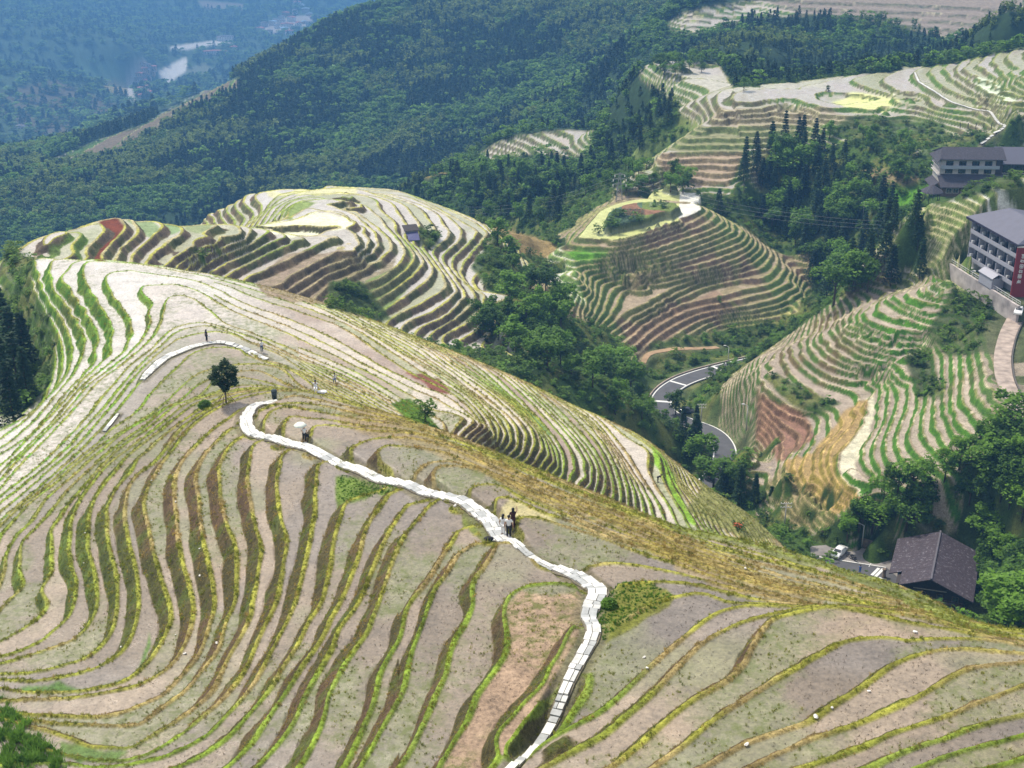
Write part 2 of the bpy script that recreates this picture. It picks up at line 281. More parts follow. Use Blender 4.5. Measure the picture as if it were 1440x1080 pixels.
def catmull(P, step=13.0):
    P = np.array(P, float)
    if len(P) < 3: 
        n = max(2, int(np.hypot(*(P[-1]-P[0]))/step)+1)
        return P[0]+(P[-1]-P[0])*np.linspace(0,1,n)[:,None]
    Q = np.vstack([2*P[0]-P[1], P, 2*P[-1]-P[-2]]); out = []
    for i in range(1, len(Q)-2):
        p0,p1,p2,p3 = Q[i-1:i+3]
        n = max(1, int(round(np.hypot(*(p2-p1))/step)))
        t = (np.arange(n)/n)[:,None]
        out.append(.5*((2*p1)+(-p0+p2)*t+(2*p0-5*p1+4*p2-p3)*t*t+(-p0+3*p1-3*p2+p3)*t**3))
    out.append(P[-1:]); return np.vstack(out)
def unproj(u, v, z=None, t=None):
    a, dy, dz = raydir(u, v)
    if t is None: t = z/dz
    return a*t, dy*t, dz*t
DATA = []   # x, y, z, region
def add_line(z, s, reg, step=17.0):
    P = catmull(pts(s), step); x, y, _ = unproj(P[:,0], P[:,1], z=z)
    for i in range(len(P)): DATA.append((x[i], y[i], z, reg))
for n, s in NEAR:
    for q in s.split("|"): add_line(float(zn(n)), q, 1)
for n, s in H2: add_line(z2(n), s, 2, 11)
for n, s in KN: add_line(zk(n), s, 3, 14)
for n, s in HR: add_line(zr(n), s, 4, 13)
for z, s in UR: add_line(z, s, 5, 14)
for tok in SPOT.split():
    u, v, t = map(float, tok.split(',')); x, y, z = unproj(u, v, t=t); DATA.append((x, y, z, 0))
for tok in HID.split():
    u, y, z = map(float, tok.split(',')); DATA.append(((u-720)/F*y/.93, y, z, 0))
DATA = np.array(DATA)
# ---------------------------------------------------------------- smooth surface through the data
_th = np.arctan2(DATA[:,0], DATA[:,1]); _lr = np.log(np.hypot(DATA[:,0], DATA[:,1])); _s = DATA[:,2]/np.hypot(DATA[:,0], DATA[:,1])
# thin out points that almost coincide
_key = np.round(_th/0.0016).astype(int)*100000+np.round(_lr/0.0016).astype(int)
_, _ix = np.unique(_key, return_index=True); _ix.sort()
_th, _lr, _s = _th[_ix], _lr[_ix], _s[_ix]; _N = len(_th)
def _phi(r2): r2 = r2+1e-12; return r2*np.log(r2)
_A = np.zeros((_N+3, _N+3)); _r2 = (_th[:,None]-_th)**2+(_lr[:,None]-_lr)**2
_A[:_N,:_N] = _phi(_r2); _A[np.arange(_N), np.arange(_N)] += 0.8e-6
_A[:_N,_N] = 1; _A[:_N,_N+1] = _th; _A[:_N,_N+2] = _lr; _A[_N:,:_N] = _A[:_N,_N:].T
_w = np.linalg.solve(_A, np.concatenate([_s, [0,0,0]]))
TH0, TH1, NT = math.radians(-33), math.radians(33), 520
LR0, LR1, NR = math.log(8.0), math.log(5500.0), 1100
gth = np.linspace(TH0, TH1, NT); 
# denser rows where the detail is
_kn = [math.log(8), math.log(38), math.log(130), math.log(520), math.log(1200), LR1]; _rw = [40, 200, 360, 150, 80]
glr = np.concatenate([np.linspace(_kn[i], _kn[i+1], _rw[i], endpoint=False) for i in range(5)]+[[LR1]]); NR = len(glr)
GS = np.empty((NR, NT), np.float64)
for i in range(NR):
    r2 = (gth[:,None]-_th)**2+(glr[i]-_lr)**2
    GS[i] = _phi(r2)@_w[:_N]+_w[_N]+_w[_N+1]*gth+_w[_N+2]*glr[i]
# ---------------------------------------------------------------- region labels on the coarse grid
def _near_region():
    gi = np.arange(0, NR, 4); gj = np.arange(0, NT, 3)
    dth, dlr = np.arctan2(DATA[:,0], DATA[:,1]), np.log(np.hypot(DATA[:,0], DATA[:,1]))
    lab = np.zeros((len(gi), len(gj)), np.int8); dst = np.zeros(lab.shape)
    for a, i in enumerate(gi):
        d = (gth[gj][:,None]-dth)**2+(glr[i]-dlr)**2; k = d.argmin(1)
        lab[a] = DATA[k,3]; dst[a] = np.sqrt(d[np.arange(len(gj)),k])
    return gi, gj, lab, dst
_gi, _gj, _lab, _dst = _near_region()
# ---------------------------------------------------------------- fine grid
def _sub(n_seg, f):            # fractional indices
    return np.concatenate([np.arange(n_seg*f)/f, [n_seg]])
_rf = [3,3,3,2,5]; ri = []; base = 0
for n, f in zip(_rw, _rf): ri.append(base+np.arange(n*f)/f); base += n
ri = np.concatenate(ri+[[base]])
jc = []; _q = math.radians(25.2)
for j in range(NT-1):
    f = COLF if abs(gth[j]) < _q else 1
    jc.append(j+np.arange(f)/f)
ci = np.concatenate(jc+[[NT-1]])
def _cubw(x, n):
    k = np.clip(np.floor(x).astype(int), 0, n-2); f = x-k
    idx = np.clip(np.stack([k-1,k,k+1,k+2]), 0, n-1)
    w = np.stack([-.5*f+f*f-.5*f**3, 1-2.5*f*f+1.5*f**3, .5*f+2*f*f-1.5*f**3, -.5*f*f+.5*f**3])
    return idx, w
def resample(G, ri, ci):
    ii, wi = _cubw(ri, G.shape[0]); jj, wj = _cubw(ci, G.shape[1])
    T = sum(wi[a][:,None]*G[ii[a]] for a in range(4))
    return sum(wj[a][None,:]*T[:,jj[a]] for a in range(4))
def lin(x, n):
    k = np.clip(np.floor(x).astype(int), 0, n-2); return k, x-k
LRf = np.interp(ri, np.arange(NR), glr); THf = np.interp(ci, np.arange(NT), gth)
RHO = np.exp(LRf)[:,None]; X = RHO*np.sin(THf); Y = RHO*np.cos(THf)
ZS = resample(GS, ri, ci)*RHO
nR, nC = ZS.shape
# value noise
def _hash(i, j, s=0):
    h = (i.astype(np.int64)*374761393+j.astype(np.int64)*668265263+s*69069) & 0x7fffffff
    h = ((h ^ (h >> 13))*1274126177) & 0x7fffffff
    return ((h ^ (h >> 16)) & 0xffff)/65535.0
def vnoise(x, y, s=0):
    i, j = np.floor(x), np.floor(y); fx, fy = x-i, y-j
    fx = fx*fx*(3-2*fx); fy = fy*fy*(3-2*fy); i = i.astype(np.int64); j = j.astype(np.int64)
    return (_hash(i,j,s)*(1-fx)+_hash(i+1,j,s)*fx)*(1-fy)+(_hash(i,j+1,s)*(1-fx)+_hash(i+1,j+1,s)*fx)*fy
def fbm(x, y, s=0, o=3):
    a = 0; w = .5; t = 0
    for k in range(o): a = a+w*vnoise(x*2**k, y*2**k, s+k); t += w; w *= .5
    return a/t
# picture-direction coordinates of every vertex (for land-use outlines only)
_t = Y*CP-ZS*SP; U = 720+F*X/_t; V = 540-F*(Y*SP+ZS*CP)/_t; TT = _t
UJ = U+(fbm(X/RHO*60, Y/RHO*60+RHO/9, 70)-.5)*16; VJ = V+(fbm(X/RHO*60+50, Y/RHO*60+RHO/9, 71)-.5)*9
def inpoly(s, t0=0, t1=1e9, jit=0):
    P = catmull(pts(s)+pts(s)[:1], 6) if jit == 2 else np.array(pts(s)); U_, V_ = (UJ, VJ) if jit == 1 else (U, V); m = (U_ > P[:,0].min()) & (U_ < P[:,0].max()) & (V_ > P[:,1].min()) & (V_ < P[:,1].max()) & (TT > t0) & (TT < t1)
    idx = np.nonzero(m); u = U_[idx]; v = V_[idx]; c = np.zeros(len(u), bool)
    for i in range(len(P)):
        (x1,y1), (x2,y2) = P[i-1], P[i]
        if y1 == y2: continue
        c ^= ((y1 > v) != (y2 > v)) & (u < (x2-x1)*(v-y1)/(y2-y1)+x1)
    out = np.zeros(U.shape, bool); out[idx[0][c], idx[1][c]] = True; return out
# labels to the fine grid
_li = np.clip(np.round(np.interp(ri, _gi, np.arange(len(_gi)))).astype(int), 0, len(_gi)-1)
_lj = np.clip(np.round(np.interp(ci, _gj, np.arange(len(_gj)))).astype(int), 0, len(_gj)-1)
REG = _lab[_li][:,_lj].copy(); DST = _dst[_li][:,_lj]
T = ((REG > 0) & (DST < np.select([REG == 1, REG == 2], [.2, .06], .04))).astype(np.float32)
REG[(REG == 0) & (RHO < 262) & (RHO > 20) & (ZS > -125)] = 1
# extra terraced ground without traced edges
FAR_T = [("P 665,222 700,200 740,190 800,182 834,184 834,212 800,222 750,215 700,228 680,226", 600, 760),
 ("P 936,35 960,18 1060,0 1440,-20 1440,30 1390,45 1330,55 1250,30 1150,20 1050,25 1000,45 960,50", 780, 1200),
 ("P 60,230 130,200 200,175 300,120 345,108 330,130 260,160 210,190 120,240 60,250", 1150, 2300),
  ("P 900,85 930,80 1010,90 1030,120 1040,190 1000,190 960,160 930,130 900,110", 500, 800)]
for s, a, b in FAR_T:
    m = inpoly(s, a, b); REG[m] = 6 if b < 1300 else 7; T[m] = 1
BANKS = ["Ff 120,80 330,200 480,240 330,330 200,260 60,120", # scrub banks on the right hill
 "P 0,350 50,360 45,400 70,440 80,480 75,530 50,570 0,590", "Cc 560,300 720,330 700,440 600,430", "Cc 0,640 230,640 420,900 300,900 60,830 0,830",
 "P 1340,400 1380,410 1440,460 1400,500 1330,500 1300,470","Cc 1060,330 900,560 1030,720 1100,700 1100,330",
 "P 1270,500 1310,490 1330,560 1290,560","P 1300,190 1440,190 1440,265 1300,290 1240,330 1280,250","D 560,760 1200,640 1280,700 1100,820 600,960 480,1000",
 "P 1200,160 1330,170 1330,200 1240,200 1150,190"]
BK = np.zeros(U.shape, np.float32)
for s in BANKS: BK[inpoly(s, 200, 520)] = 1
def blur(a, n=2):
    for _ in range(n):
        a = a.copy(); a[1:-1] = (a[:-2]+2*a[1:-1]+a[2:])/4; a[:,1:-1] = (a[:,:-2]+2*a[:,1:-1]+a[:,2:])/4
    return a
T = np.where(BK > .5, T*.25, T); T = blur(T.astype(np.float32), 6)
# terrace levels
wob = (fbm(X/7, Y/7, 5)-.5)
LV = np.empty_like(ZS)
STEP = np.where(REG <= 1, 1.0, np.select([REG == 2, REG == 3, REG == 4, REG == 5, REG == 6], [1.4, 1.2, 1.1, 1.35, 2.0], 6.0))
STEP = np.where((REG <= 1) & (ZS < -80), 1.6, STEP)
LV = np.select([REG <= 1, REG == 2, REG == 3, REG == 4, REG == 5, REG == 6], [nz(ZS), (ZS+108)/1.4, (ZS+133)/1.2, (ZS+114)/1.1, ZS/1.35, ZS/2.0], ZS/6.0)
FINE = (REG <= 1) & (((ZS < -78) & (U > 300)) | ((ZS < -72) & (U > 420) & (U < 640)))          # narrow double terraces on the east side of the near hill
LV = np.where(FINE, LV*2, LV); STEP = np.where(FINE, STEP/2, STEP)
LV = LV+wob*.22
K = np.floor(LV); FR = LV-K
dlr_ = np.gradient(LRf)[:,None]*RHO; dth_ = np.gradient(THf)[None,:]*RHO
gy = np.gradient(LV, axis=0)/dlr_; gx = np.gradient(LV, axis=1)/dth_
G = np.clip(np.hypot(gx, gy), 1e-3, 6.0); G = np.where(G > 5.9, .5, G)
G = blur(G, 2); T = T*np.where(REG <= 1, 1, np.clip((np.where(REG == 3, 3.6, 2.5)-G*STEP)/.8, 0, 1))
wv = .75+.5*vnoise(X/3.1, Y/3.1, 9)
wr = np.minimum(np.where((REG <= 1) & (U < 560) & (ZS > -68), .95, np.select([FINE, REG <= 1, REG == 2, REG == 3, REG >= 5], [.8, .7, .95, 1.3, 1.1], .75))*STEP*wv, .6/G); wd = np.minimum(.42*wv*np.select([FINE, REG <= 1, REG == 2, REG == 3], [1.0, 1.0, 1.7, 1.6], 1.3), .32/G)
d_in = FR/G; d_up = (1-FR)/G
rise = np.clip(1-d_up/wr, 0, 1); rise = rise*rise*(3-2*rise)
dyk = np.clip(1-np.abs(d_in-wd*.45)/(wd*.55), 0, 1)
dykm = np.clip(dyk*1.8, 0, 1); dykm = np.where(d_in < wd*.5, 1, dykm)*(d_in < wd)
def lev2z(k):
    return np.select([REG <= 1, REG == 2, REG == 3, REG == 4, REG == 5, REG == 6], [zn(np.where(FINE, k/2, k)), k*1.4-108, k*1.2-133, k*1.1-114, k*1.35, k*2.0], k*6.0)
ZT = lev2z(K)+(lev2z(K+1)-lev2z(K))*rise+.13*STEP*dyk*np.where(TT > 250, 1.0, 1)
RISER = np.clip(1-d_up/wr, 0, 1) > .02
ZF = ZS*(1-T)+ZT*T
ZF = ZF+(1-T)*(fbm(X/5, Y/5, 3)-.5)*np.clip(RHO/160, .3, 2.5)
rough_r = RISER*T*(fbm(X/.7, Y/.7, 31, 2)-.5)*.35*np.clip(STEP, 0, 1.6)
ZF = ZF+rough_r*(RHO < 500)
# ---------------------------------------------------------------- height look-up and ground rays
def finder(ZG):
    SG = ZG/RHO
    def hit(u, v, lo=28.0, off=0.0):
        a, dy, dz = raydir(u, v); th = math.atan2(a, dy); s = dz/math.hypot(a, dy)
        k = int(np.clip(np.searchsorted(THf, th)-1, 0, nC-2)); f = (th-THf[k])/(THf[k+1]-THf[k])
        i0 = np.searchsorted(LRf, math.log(lo)); col = SG[i0:,k]*(1-f)+SG[i0:,k+1]*f
        h = np.nonzero(col >= s)[0]; i = int(h[0]) if len(h) else len(col)-1
        if i == 0: r = math.exp(LRf[i0])
        else:
            g = (s-col[i-1])/(col[i]-col[i-1]+1e-12); r = math.exp(LRf[i0+i-1]+min(max(g,0),1)*(LRf[i0+i]-LRf[i0+i-1]))
        return np.array([r*math.sin(th), r*math.cos(th), r*s])
    return hit
def height(ZG, x, y):
    x = np.asarray(x, float); y = np.asarray(y, float)
    th = np.arctan2(x, y); lr = np.log(np.hypot(x, y))
    k = np.clip(np.searchsorted(THf, th)-1, 0, nC-2); f = np.clip((th-THf[k])/(THf[k+1]-THf[k]), 0, 1)
    i = np.clip(np.searchsorted(LRf, lr)-1, 0, nR-2); g = np.clip((lr-LRf[i])/(LRf[i+1]-LRf[i]), 0, 1)
    return (ZG[i,k]*(1-f)+ZG[i,k+1]*f)*(1-g)+(ZG[i+1,k]*(1-f)+ZG[i+1,k+1]*f)*g
hit_s = finder(ZS)
# ---------------------------------------------------------------- ways: (name, points u,v,width[,distance], ...)
def way(s, step, smooth=6, lo=28.0, zfix=None, T0=None):
    rows = [tuple(map(float, t.split(','))) for t in s.split()]
    W = []
    for k, r in enumerate(rows):
        if len(r) > 3: x, y, z = unproj(r[0], r[1], t=r[3]); W.append((x, y, z, r[2]))
        else: p = hit_s(r[0], r[1], lo); W.append((*p, r[2]))
    W = np.array(W)
    # resample along its length
    d = np.concatenate([[0], np.cumsum(np.hypot(*np.diff(W[:,:2], axis=0).T))])
    n = max(4, int(d[-1]/step)); s_ = np.linspace(0, d[-1], n)
    out = np.stack([np.interp(s_, d, W[:,c]) for c in range(4)], 1)
    for _ in range(smooth):
        q = out.copy(); q[1:-1] = (out[:-2]+2*out[1:-1]+out[2:])/4; out = q
    return out
PATHS = [
 ("stone_path", way("392,557,1.3 372,562,1.3 354,570,1.5 345,583,1.7 347,598,1.7 362,610,1.6 395,619,1.6 430,627,1.6 470,641,1.6 510,656,1.6 560,677,1.6 610,691,1.6 650,703,1.6 675,714,1.8 690,730,1.8 703,750,1.7 722,759,1.0 745,771,.7 775,786,1.1 805,801,1.5 832,816,1.7 846,826,1.7 836,840,1.5 826,852,1.3 826,864,1.2 835,876,1.2 838,890,1.1 828,907,1 815,930,1 800,955,.9 785,985,.8 770,1015,.7 750,1045,.6 715,1078,.6 690,1100,.6", .5)),
 ("footpath", way("374,501,1.3 357,493,2 345,487,1.6 325,481,1.1 300,481,1.1 267,489,1.6 233,503,1.6 207,527,1.4 200,535,.7", .6)),
 ("footpath", way("166,580,.5 160,587,.8 152,596,.7 146,603,.4", .6)),
 ("hill_footpath", way("1286,102,.9 1292,115,1.2 1321,133,1.2 1340,144,1.2 1390,154,1.2 1417,171,1.3 1407,183,1.3 1390,193,1.3 1379,206,1.3", 1.2, 4, 380)),
]
ROADS = [
 ("asphalt_road", way("1100,500,6,403 1076,504,6,400 1050,510,6,397 1020,517,6,393 985,526,6,388 955,537,6,382 935,551,6,375 925,569,5.5,368 940,584,5.5,361 965,594,5.5,355 990,601,5.5,348 1010,613,5.5,341 1022,632,5.5,334 1018,655,5.5,327 1002,675,5.5,321 975,700,5.5,314", 1.5, 10)),
 ("concrete_road", way("1450,412,3.6,330 1432,440,3.4,320 1417,468,3.4,308 1409,500,3.4,295 1411,530,3.4,282 1424,560,3.4,273 1448,590,3.4,266", 1.5, 10)),
 ("dirt_track", way("1012,448,2,408 985,462,2.2,405 955,480,2.4,402 930,500,2.2,400 908,520,1.8,398 903,545,1.5,395", 1.5, 6)),
]
def flatten(P, pad, drop, lo=None):
    xmin, xmax, ymin, ymax = P[:,0].min()-6, P[:,0].max()+6, P[:,1].min()-6, P[:,1].max()+6
    idx = np.nonzero((X > xmin) & (X < xmax) & (Y > ymin) & (Y < ymax)); x, y = X[idx], Y[idx]
    best = np.full(len(x), 1e9); bz = np.zeros(len(x)); bw = np.zeros(len(x))
    for i in range(len(P)-1):
        ax, ay = P[i,:2]; bx, by = P[i+1,:2]; L = (bx-ax)**2+(by-ay)**2+1e-9
        t = np.clip(((x-ax)*(bx-ax)+(y-ay)*(by-ay))/L, 0, 1); d = np.hypot(x-ax-t*(bx-ax), y-ay-t*(by-ay))
        m = d < best; best[m] = d[m]; bz[m] = (P[i,2]+t*(P[i+1,2]-P[i,2]))[m]; bw[m] = P[i,3]/2
    w = np.clip(1-(best-bw-.15)/pad, 0, 1); w = w*w*(3-2*w)
    ZF[idx] = ZF[idx]*(1-w)+(bz-drop)*w
    m = np.zeros(U.shape, np.float32); m[idx] = w; return m
# lift the ways to the mean terraced height so they do not sink
ZF0 = ZF.copy()
for nm, P in PATHS:
    h = height(ZF, P[:,0], P[:,1]); n = 5
    for _ in range(14): h[1:-1] = (h[:-2]+2*h[1:-1]+h[2:])/4
    P[:,2] = h+.1
WAYM = np.zeros(U.shape, np.float32)
for nm, P in PATHS: WAYM = np.maximum(WAYM, flatten(P, .45, .12)*.8)
for nm, P in ROADS:
    if nm == 'dirt_track': P[:,2] = height(ZS, P[:,0], P[:,1])+.1
for nm, P in ROADS: WAYM = np.maximum(WAYM, flatten(P, 5.0 if nm != 'dirt_track' else 2, .3 if nm != 'dirt_track' else .1)*.5)
LOT = inpoly("P 1138,765 1180,762 1235,772 1262,790 1262,830 1240,815 1180,792 1140,778", 245, 300)
LOTZ = -139.0
_m = blur(LOT.astype(np.float32), 3); ZF = ZF*(1-_m)+(LOTZ-.1)*_m
HOUSEPAD = [] # filled where buildings stand: (u, v, distance, radius, height)
def pad(x, y, z, r):
    d = np.hypot(X-x, Y-y); w = np.clip(1-(d-r)/(r*.5), 0, 1); w = w*w*(3-2*w); ZF[...] = ZF*(1-w)+z*w
pad(76.0, 219.5, -139.6, 11.5)          # the tiled house
pad(140.0, 418.0, -122.6, 13); pad(166.0, 424.0, -122.6, 12)     # guest houses above
# hotel yard behind its retaining wall
WA, WB = np.array([104.8,320.6]), np.array([111.9,291.8]); _d = (WB-WA)/np.hypot(*(WB-WA)); _nrm = np.array([-_d[1], _d[0]])   # points east
_a = (X-WA[0])*_d[0]+(Y-WA[1])*_d[1]; _b = (X-WA[0])*_nrm[0]+(Y-WA[1])*_nrm[1]
_e = np.clip((_a+3)/3, 0, 1)*np.clip((29-_a)/1, 0, 1)*np.clip((_b-.05)/.25, 0, 1)*np.clip((26-_b)/8, 0, 1); ZF = ZF*(1-_e)-111.6*_e
_e = np.clip((_a+2)/3, 0, 1)*np.clip((30-_a)/3, 0, 1)*(_b <= .05)*np.clip((_b+7)/4, 0, 1); _lowz = np.minimum(ZF, -115.3-.02*_a); ZF = ZF*(1-_e)+_lowz*_e
# the round cap of the knoll: a low drum above a flat ring field
_k1 = inpoly("D 195,232 340,237 500,202 640,152 760,117 815,85 780,60 700,48 500,38 330,85 260,150", 380, 500, 2); _k0 = inpoly("D 330,150 340,190 430,200 560,165 680,120 715,80 690,60 560,52 420,70 340,110", 380, 500, 2)
RING = (_k1 & ~_k0).astype(np.float32); CAP = _k0.astype(np.float32); _w = blur(_k1.astype(np.float32), 1)
ZF = ZF*(1-_w)+(-132.8)*_w; _w = blur(CAP, 2); ZF = ZF*(1-_w)+(-130.2+.25*(vnoise(X, Y, 4)-.5))*_w; CAPEDGE = (_w > .03) & (_w < .97)
# ---------------------------------------------------------------- land cover: base colours of the ground
def C3(*c): return np.array(c, np.float32)
n1 = fbm(X/6, Y/6, 40); n2 = fbm(X/1.3, Y/1.3, 50, 2); n3 = fbm(X/22, Y/22, 60)
hk = _hash(K.astype(np.int64), np.floor(REG).astype(np.int64), 7); hk2 = _hash(K.astype(np.int64), REG.astype(np.int64), 19)
seg = _hash(K.astype(np.int64), np.floor(X/17+Y/23+hk*9).astype(np.int64), 3)
sm = lambda x, a, b: np.clip((x-a)/(b-a), 0, 1).astype(np.float32)
def mix(a, b, t): t = t[...,None]; return a*(1-t)+b*t
COL = np.empty(U.shape+(3,), np.float32); WET = np.zeros(U.shape, np.float32); WEED = np.zeros(U.shape, np.float32)
east = sm(U*1.0, 300, 460)*(REG <= 1)
pale = np.clip((-ZS-71)/6, 0, 1)*(REG <= 1)*(1-.75*east)                                   # how much white sky reflection is painted into the standing water's colour
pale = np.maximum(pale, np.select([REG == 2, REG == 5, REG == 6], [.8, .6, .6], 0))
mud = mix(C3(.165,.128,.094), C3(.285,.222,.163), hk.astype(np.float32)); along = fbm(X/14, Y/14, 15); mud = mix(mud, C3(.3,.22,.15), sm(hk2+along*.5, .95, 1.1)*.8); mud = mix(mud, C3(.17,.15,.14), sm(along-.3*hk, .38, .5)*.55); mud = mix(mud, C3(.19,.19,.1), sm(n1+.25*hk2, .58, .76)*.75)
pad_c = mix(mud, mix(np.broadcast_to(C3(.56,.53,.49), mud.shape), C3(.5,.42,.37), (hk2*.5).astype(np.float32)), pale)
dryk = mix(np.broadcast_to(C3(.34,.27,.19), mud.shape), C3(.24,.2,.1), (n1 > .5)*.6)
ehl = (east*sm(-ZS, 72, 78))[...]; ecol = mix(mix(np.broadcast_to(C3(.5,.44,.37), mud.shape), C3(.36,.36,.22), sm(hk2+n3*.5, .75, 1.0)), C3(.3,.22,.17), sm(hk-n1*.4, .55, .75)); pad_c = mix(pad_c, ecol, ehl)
alt = sm(hk*.9+n1*.5, np.where(REG == 5, .58, .66), np.where(REG == 5, .85, .95))*((REG == 2)|(REG == 5)); pad_c = mix(pad_c, C3(.3,.31,.15), alt*.75)
pad_c = np.where((REG == 3)[...,None], dryk, pad_c)
pad_c = np.where((REG == 4)[...,None], mix(np.broadcast_to(C3(.42,.35,.28), mud.shape), C3(.32,.26,.21), hk.astype(np.float32)), pad_c)
pad_c = np.where((REG == 7)[...,None], C3(.16,.125,.085), pad_c)
WET = np.where(REG <= 1, .78+.17*pale, np.select([REG == 2, REG == 3, REG == 4, REG == 5, REG == 6, REG == 7], [.9, .15, .35, .9, .8, .1], .3)).astype(np.float32)
def gmix(a, b, c, t, t2): return mix(mix(np.broadcast_to(C3(*a), mud.shape), C3(*b), t), C3(*c), t2)
ris_c = gmix((.085,.075,.03), (.12,.08,.045), (.07,.11,.02), sm(n1, .4, .6), sm(n2, .55, .75)*.5)
dyk_c = gmix((.3,.3,.05), (.36,.28,.12), (.17,.28,.03), sm(n1, .48, .66), sm(n3, .54, .66)*.8)
lush = sm(-ZS, 62, 76)*(REG <= 1)*sm(-U, -420, -200)
ris_c = mix(ris_c, gmix((.07,.17,.015), (.12,.2,.03), (.1,.1,.03), sm(n2, .4, .6), sm(n1, .55, .7)*.6), lush)
dyk_c = mix(dyk_c, gmix((.24,.36,.04), (.33,.34,.08), (.12,.26,.025), sm(n1, .45, .6), sm(n2, .6, .75)), lush)
r2 = (REG == 2).astype(np.float32); ris_c = mix(ris_c, gmix((.13,.1,.07), (.09,.1,.04), (.18,.14,.08), sm(n1, .45, .6), sm(n2, .55, .75)*.6), r2)
dyk_c = mix(dyk_c, gmix((.38,.37,.08), (.42,.37,.2), (.24,.31,.05), sm(n1, .45, .6), sm(n3, .5, .6)), r2)
r3 = (REG == 3).astype(np.float32); ris_c = mix(ris_c, gmix((.12,.13,.045), (.15,.105,.07), (.08,.13,.03), sm(n1, .45, .6), sm(n3, .5, .6)), r3)
dyk_c = mix(dyk_c, gmix((.3,.26,.13), (.36,.3,.18), (.22,.24,.06), sm(n1, .45, .6), sm(n3, .5, .6)*.6), r3)
r4 = (REG == 4).astype(np.float32); ris_c = mix(ris_c, gmix((.07,.13,.02), (.13,.1,.045), (.06,.16,.015), sm(n1, .45, .62), sm(n3, .5, .6)), r4)
dyk_c = mix(dyk_c, gmix((.34,.28,.18), (.2,.22,.06), (.4,.34,.24), sm(n1, .5, .62), sm(n2, .5, .7)), r4)
r5 = (REG >= 5).astype(np.float32); ris_c = mix(ris_c, gmix((.1,.13,.04), (.12,.11,.06), (.08,.15,.03), sm(n1, .45, .62), sm(n3, .5, .6)), r5)
dyk_c = mix(dyk_c, gmix((.3,.3,.12), (.36,.33,.2), (.2,.24,.06), sm(n1, .5, .62), sm(n2, .5, .7)), r5)
